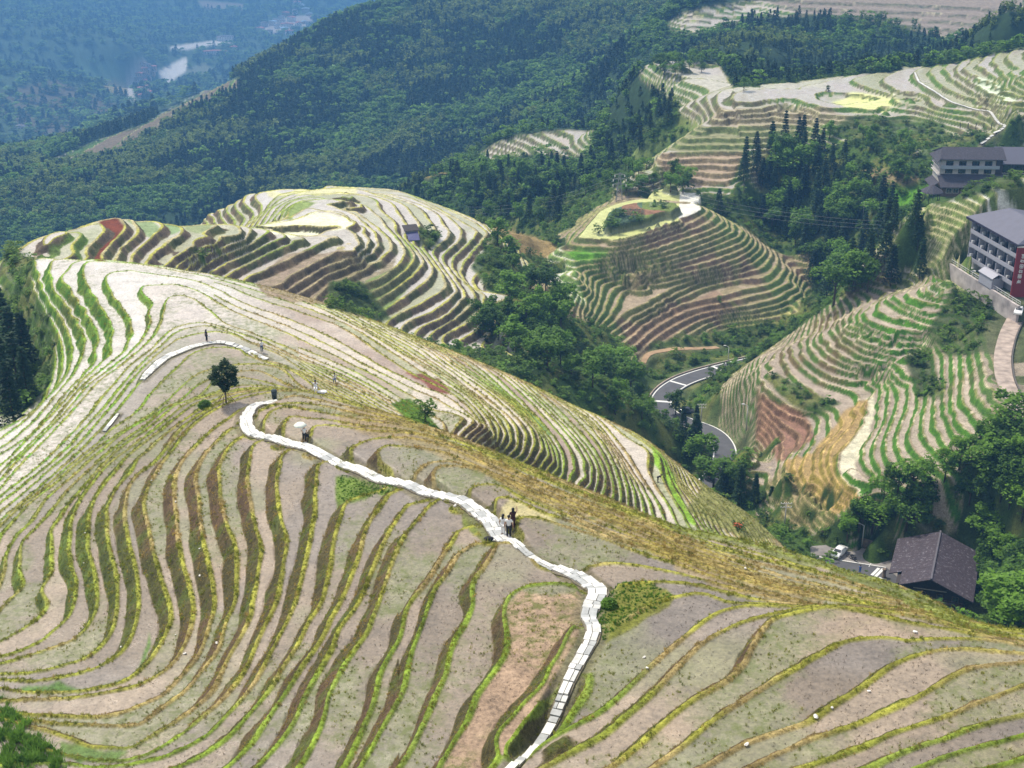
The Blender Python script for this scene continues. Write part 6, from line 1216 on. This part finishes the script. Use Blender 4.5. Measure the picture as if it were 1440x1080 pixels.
q = p+Vector((.3,1.1,0)); q.z = float(height(ZF, q.x, q.y))+.12; person(q, math.radians(185), 'person in dark maroon clothes raising one arm behind the man in the white t-shirt', M_MR, M_MR, 1.7, arms=((.3,-.05,.82),(-.28,-.12,1.75)), hair='long')
p = onpath(428.5, 623); w1 = person(p, math.radians(20), 'person in a white top and black trousers walking on the path under a white umbrella', M_WS, M_BS, 1.64, arms=((.25,-.05,.85),(-.16,-.22,1.18)), legp='walk', hair='long')
ub = thing('umbrella', 'white open umbrella held over the walker on the stone path', 'umbrella', tuple(p+Vector((-.3,-.05,0)))); mb = MB(); mb.tube([(0,0,1.1),(0,0,2.02)], [.012,.012], 6); obj('shaft', mb, M_MET, ub)
mb = MB(); prof = [(.03,2.05),(.25,2.0),(.45,1.9),(.62,1.74)]; n_ = 12; vs = []
for r_, z_ in prof: vs += [(r_*(1 if k % 2 == 0 else .93)*math.cos(k*math.pi/6), r_*(1 if k % 2 == 0 else .93)*math.sin(k*math.pi/6), z_) for k in range(n_)]
for r_, z_ in prof[::-1]: vs += [(r_*(1 if k % 2 == 0 else .93)*math.cos(k*math.pi/6)*.99, r_*(1 if k % 2 == 0 else .93)*math.sin(k*math.pi/6)*.99, z_-.012) for k in range(n_)]
mb.add(vs, [(i*n_+k, i*n_+(k+1)%n_, (i+1)*n_+(k+1)%n_, (i+1)*n_+k) for i in range(7) for k in range(n_)]+[tuple(range(n_))[::-1]]); obj('canopy', mb, mat('umbrella_cloth', (.72,.76,.68), .7, var=.05), ub, True)
def carried_bag(loc, material, label, nm='handbag'):
    mb = MB(); t = thing(nm, label, 'bag', tuple(loc)); mb.box(-.14,.14,-.07,.07,-.14,.12); obj('pouch', mb, material, t); mb = MB(); mb.tube([(-.1,0,.1),(-.08,0,.28),(.08,0,.28),(.1,0,.1)], [.012]*4, 5); obj('strap', mb, material, t)
carried_bag(p+Vector((.3,-.06,.72)), M_BS, 'black bag at the hip of the walker with the umbrella')
p = onpath(291, 481); person(p, math.radians(140), 'person in black with long dark hair standing on the ridge footpath', M_BS, M_BS, 1.66, hair='long'); carried_bag(p+Vector((.32,-.1,.8)), M_WS, 'white bag carried by the person in black')
p = onpath(368.5, 496); person(p, math.radians(200), 'person in a white shirt and jeans standing at the bright bend of the ridge footpath', M_WS, M_JN, 1.68)
p = onpath(444, 551); person(p, math.radians(10), 'person in a long white dress sitting on the grassy edge behind the path end', M_WS, M_WS, 1.66, legp='sit', hair='long')
q = p+Vector((.75,-.2,0)); q.z = float(height(ZF, q.x, q.y)); mb = MB(); mb.ell((0,0,.12), .55,.35,.16, 12, 6, .3); o = obj('white_cloth', mb, M_WS); o.location = q; tag(o, 'white cloth spread on the grass beside the sitting person', 'cloth')
p = onpath(471, 538); person(p, math.radians(0), 'person in white, seen small and half hidden, sitting farther back by the thin field edges', M_WS, M_JN, 1.6, legp='sit')
p = Vector(hit_f(925, 678, 180)); person(p, math.radians(70), 'farm worker in dark clothes bending down in the bright green field', M_BS, M_BS, 1.62, arms=((.2,-.65,.35),(-.2,-.6,.3)), legp='bend')
x, y, _ = unproj(1209, 806, z=LOTZ); person((x,y,LOTZ+.04), 0, 'person in a blue raincoat standing on the road beside the parking place', M_BL, M_BL, 1.65)
x, y, _ = unproj(1263, 822, z=LOTZ+.5); person((x,y,LOTZ+.2), 1, 'person in pale blue standing at the left front corner of the tiled house', mat('pale_blue_cloth', (.3,.5,.62), .8), M_JN, 1.65)
# ---------------------------------------------------------------- small things
p = onpath(386, 561); BN = thing('litter_bin', 'dark litter bin standing at the end of the stone path', 'litter bin', tuple(p)); mb = MB(); mb.tube([(0,0,0),(0,0,.75)], [.26,.3], 14); obj('bin_body', mb, mat('dark_bin', (.02,.035,.04), .5), BN, True); mb = MB(); mb.tube([(0,0,.76),(0,0,.84),(0,0,1.0)], [.33,.33,.2], 14); obj('lid', mb, mat('dark_bin', (.02,.035,.04)), BN)
p = Vector(hit_f(687, 761)); o = thing('rucksack', 'black rucksack lying on the grass left of the three people', 'bag', tuple(p+Vector((0,0,.05)))); mb = MB(); mb.ell((0,0,.16), .36,.22,.18, 12, 6, .15); obj('pack', mb, M_BS, o, True); mb = MB(); mb.ell((.42,-.05,.08), .22,.12,.07, 10, 5, .2); obj('white_bottle_pocket', mb, M_WS, o, True)
# steps where the path drops beside the grassy bank
st = []
for k, (u, v) in enumerate([(826,852),(825,856),(825,860),(826,864)]): pass
# small hut on the second hill
p = Vector(hit_f(578, 332, 262)); HU = thing('field_hut', 'small grey hut with a blue tarpaulin front on the second terraced hill', 'hut', tuple(p), .3); mb = MB(); mb.box(-1.6,1.6,-1.2,1.6,-.4,2.0); obj('wall', mb, M_MET, HU); mb = MB(); slab(mb, (-2,-1.6,2.0),(2,-1.6,2.0),(2,2,2.6),(-2,2,2.6), .12); obj('roof', mb, M_WOOD, HU); mb = MB(); slab(mb, (-2.2,-4.2,.25),(1.4,-4.2,.1),(1.6,-1.3,1.6),(-1.6,-1.3,1.5), .04); obj('tarpaulin', mb, mat('blue_tarp', (.09,.09,.2), .5, var=.2), HU)
# flame-coloured shrub on the near slope, right
p = Vector(hit_f(1037, 742, 180)); t = thing('flowering_shrub', 'shrub with orange-red blossom on the slope above the parked cars', 'shrub', tuple(p)); rnd = random.Random(8); mb = MB(); leaves(mb, [(rnd.gauss(0,.35), rnd.gauss(0,.35), .3+rnd.random()*.5) for _ in range(70)], .22, rnd); obj('blossom', mb, mat('orange_blossom', (.6,.1,.03), .6), t); mb = MB(); leaves(mb, [(rnd.gauss(0,.7), rnd.gauss(0,.7), rnd.random()*.7) for _ in range(300)], .3, rnd); obj('leaves', mb, M_BRD, t)
# vegetable rows on top of the knoll
rnd = random.Random(9); mb = MB()
for r_ in range(13):
    for s in range(40):
        u = 852+s*1.35+r_*.9; v = 323-r_*2.3
        if u > 906: continue
        q = hit_f(u, v, 380)
        if abs(q[2]+130.2) > .45: continue
        leaves(mb, [(q[0]+rnd.gauss(0,.15), q[1]+rnd.gauss(0,.15), q[2]+rnd.random()*.45) for _ in range(7)], .34, rnd)
tag(obj('vegetable_rows', mb, leafmat('bluish_leaves', (.09,.16,.12), .4)), 'bluish green vegetable rows on the top of the round knoll', 'crop', kind='stuff')
# white stones lying on the field edges
rnd = random.Random(10); ST_ = [(281,772),(223,666),(120,750),(213,676),(247,706),(281,810),(118,792),(260,920),(305,905),(247,893),(906,925),(1147,1009),(1170,996),(1050,1048),(910,940),(1222,973),(170,910),(640,712),(1287,890),(1048,800)]
Ls = ['beside the wavy field edges in the left middle', 'on a field edge in the lower right']
base = None
for k, (u, v) in enumerate(ST_):
    q = hit_f(u, v); mb = MB(); mb.ell((0,0,.04), .1, .08, .06, 7, 4, .5, rnd)
    if base is None: o = obj('white_stone', mb, mat('white_stone', (.75,.73,.7), .7), None); base = o
    else: o = base.copy(); C.objects.link(o)
    o.location = q; o.rotation_euler = (0,0,rnd.uniform(0,6)); o.scale = (rnd.uniform(.7,1.5),)*3; tag(o, 'small white stone lying on a muddy field edge', 'stone', 'white stones on the field edges')
# low fence posts beside the far path
for k in range(5):
    u = 1350+k*11; q = hit_f(u, 181, 400); o = thing('fence_post', 'thin dark fence post beside the far pale field above the guest house', 'fence post', tuple(q), 0, 'fence posts by the far field'); mb = MB(); mb.cyl((0,0), .12, -.2, 2.0, 6); obj('post', mb, M_WOOD, o)
# ---------------------------------------------------------------- distant village and river houses
rnd = random.Random(21); wall_k = [mat('far_wall_white', (.7,.7,.68), .8), mat('far_wall_grey', (.4,.4,.42), .8), mat('far_wall_ochre', (.45,.34,.25), .8)]; roof_k = [mat('far_roof_dark', (.1,.1,.12), .8), mat('far_roof_red', (.3,.1,.08), .8), mat('far_roof_blue', (.2,.3,.42), .7)]
def far_house(u, v, wd, dp, fl, wk, rk, rz, label, group):
    q = hit_f(u, v, 1400); t = thing('village_house', label, 'house', (q[0],q[1],q[2]-1), rz, group); hh = fl*3.2+1; mb = MB(); mb.box(-wd/2,wd/2,-dp/2,dp/2,-6,hh); obj('wall', mb, wall_k[wk], t)
    mb = MB(); gable_roof(mb, -wd/2-.8, wd/2+.8, -dp/2-.8, dp/2+.8, hh, hh+dp*.16, .4); obj('roof', mb, roof_k[rk], t)
    for f in range(fl):
        mb = MB()
        for k in range(max(2, int(wd/4))): x0 = -wd/2+(k+.5)*wd/max(2, int(wd/4)); mb.box(x0-1, x0+1, -dp/2-.12, -dp/2-.02, 1.2+f*3.2, 2.9+f*3.2)
        obj('window', mb, M_GLS, t)
TOWN = "418,8 424,12 415,20 430,18 410,30 436,22 442,26 428,33 420,38 404,38 395,33 390,40 384,36 400,44 412,42 425,44 436,36 372,38 378,46 392,50 408,50 366,44 412,14 402,22 396,26 388,30"
for k, tok in enumerate(TOWN.split()):
    u, v = map(float, tok.split(',')); big = k in (0,10,6,9); far_house(u, v, rnd.uniform(14,24)*(1.5 if big else 1), rnd.uniform(10,14), rnd.choice((2,3,4)), 0 if big or rnd.random() < .4 else rnd.randrange(3), rnd.randrange(3), rnd.uniform(-.5,.5), 'pale hazy house in the distant village at the top of the valley', 'houses of the far village')
for k in range(20):
    u, v = 190+rnd.random()*20+k*.0, 92+k*2.4; u = 196+(k % 3)*6+rnd.uniform(-2,2)+(6 if k < 6 else 0); far_house(u, v, rnd.uniform(12,17), rnd.uniform(9,12), 2, rnd.choice((1,2,2)), rnd.choice((1,1,0)), rnd.uniform(-.4,.4), 'small dark or red roofed house in the riverside hamlet left of the white river bend', 'houses of the riverside hamlet')
for (u, v, wd, fl, lb) in [(318,58,46,4,'long pale building on the terrace above the river, upper one'),(303,77,58,3,'long row building with many gables below the upper long building'),(329,71,16,3,'bright white block at the right end of the row building'),(38,207,18,2,'white house low on the left slope of the valley'),(20,238,24,2,'blue-roofed house at the left edge above the scrub'),(28,180,14,1,'tiny bright hut on the left slope'),(144,116,12,1,'tiny white hut at the edge of the brown clearing')]:
    far_house(u, v, wd, 12, fl, 0, 2 if 'blue' in lb else (1 if 'row' in lb else 0), .1, lb, None)
# ---------------------------------------------------------------- air
hm = bpy.data.materials.new('haze'); hm.use_nodes = True; nt = hm.node_tree; nt.nodes.clear(); o_ = nt.nodes.new('ShaderNodeOutputMaterial'); pv = nt.nodes.new('ShaderNodeVolumePrincipled')
pv.inputs['Color'].default_value = (.2,.5,1,1); pv.inputs['Density'].default_value = .00023; pv.inputs['Anisotropy'].default_value = .1; nt.links.new(pv.outputs[0], o_.inputs['Volume'])
zlo = float(ZF.min())-1; mb = MB(); mb.box(-3600, 3600, -20, 5800, zlo, 12); tag(obj('haze', mb, hm), 'thin blue haze filling the valley', 'haze', kind='stuff')
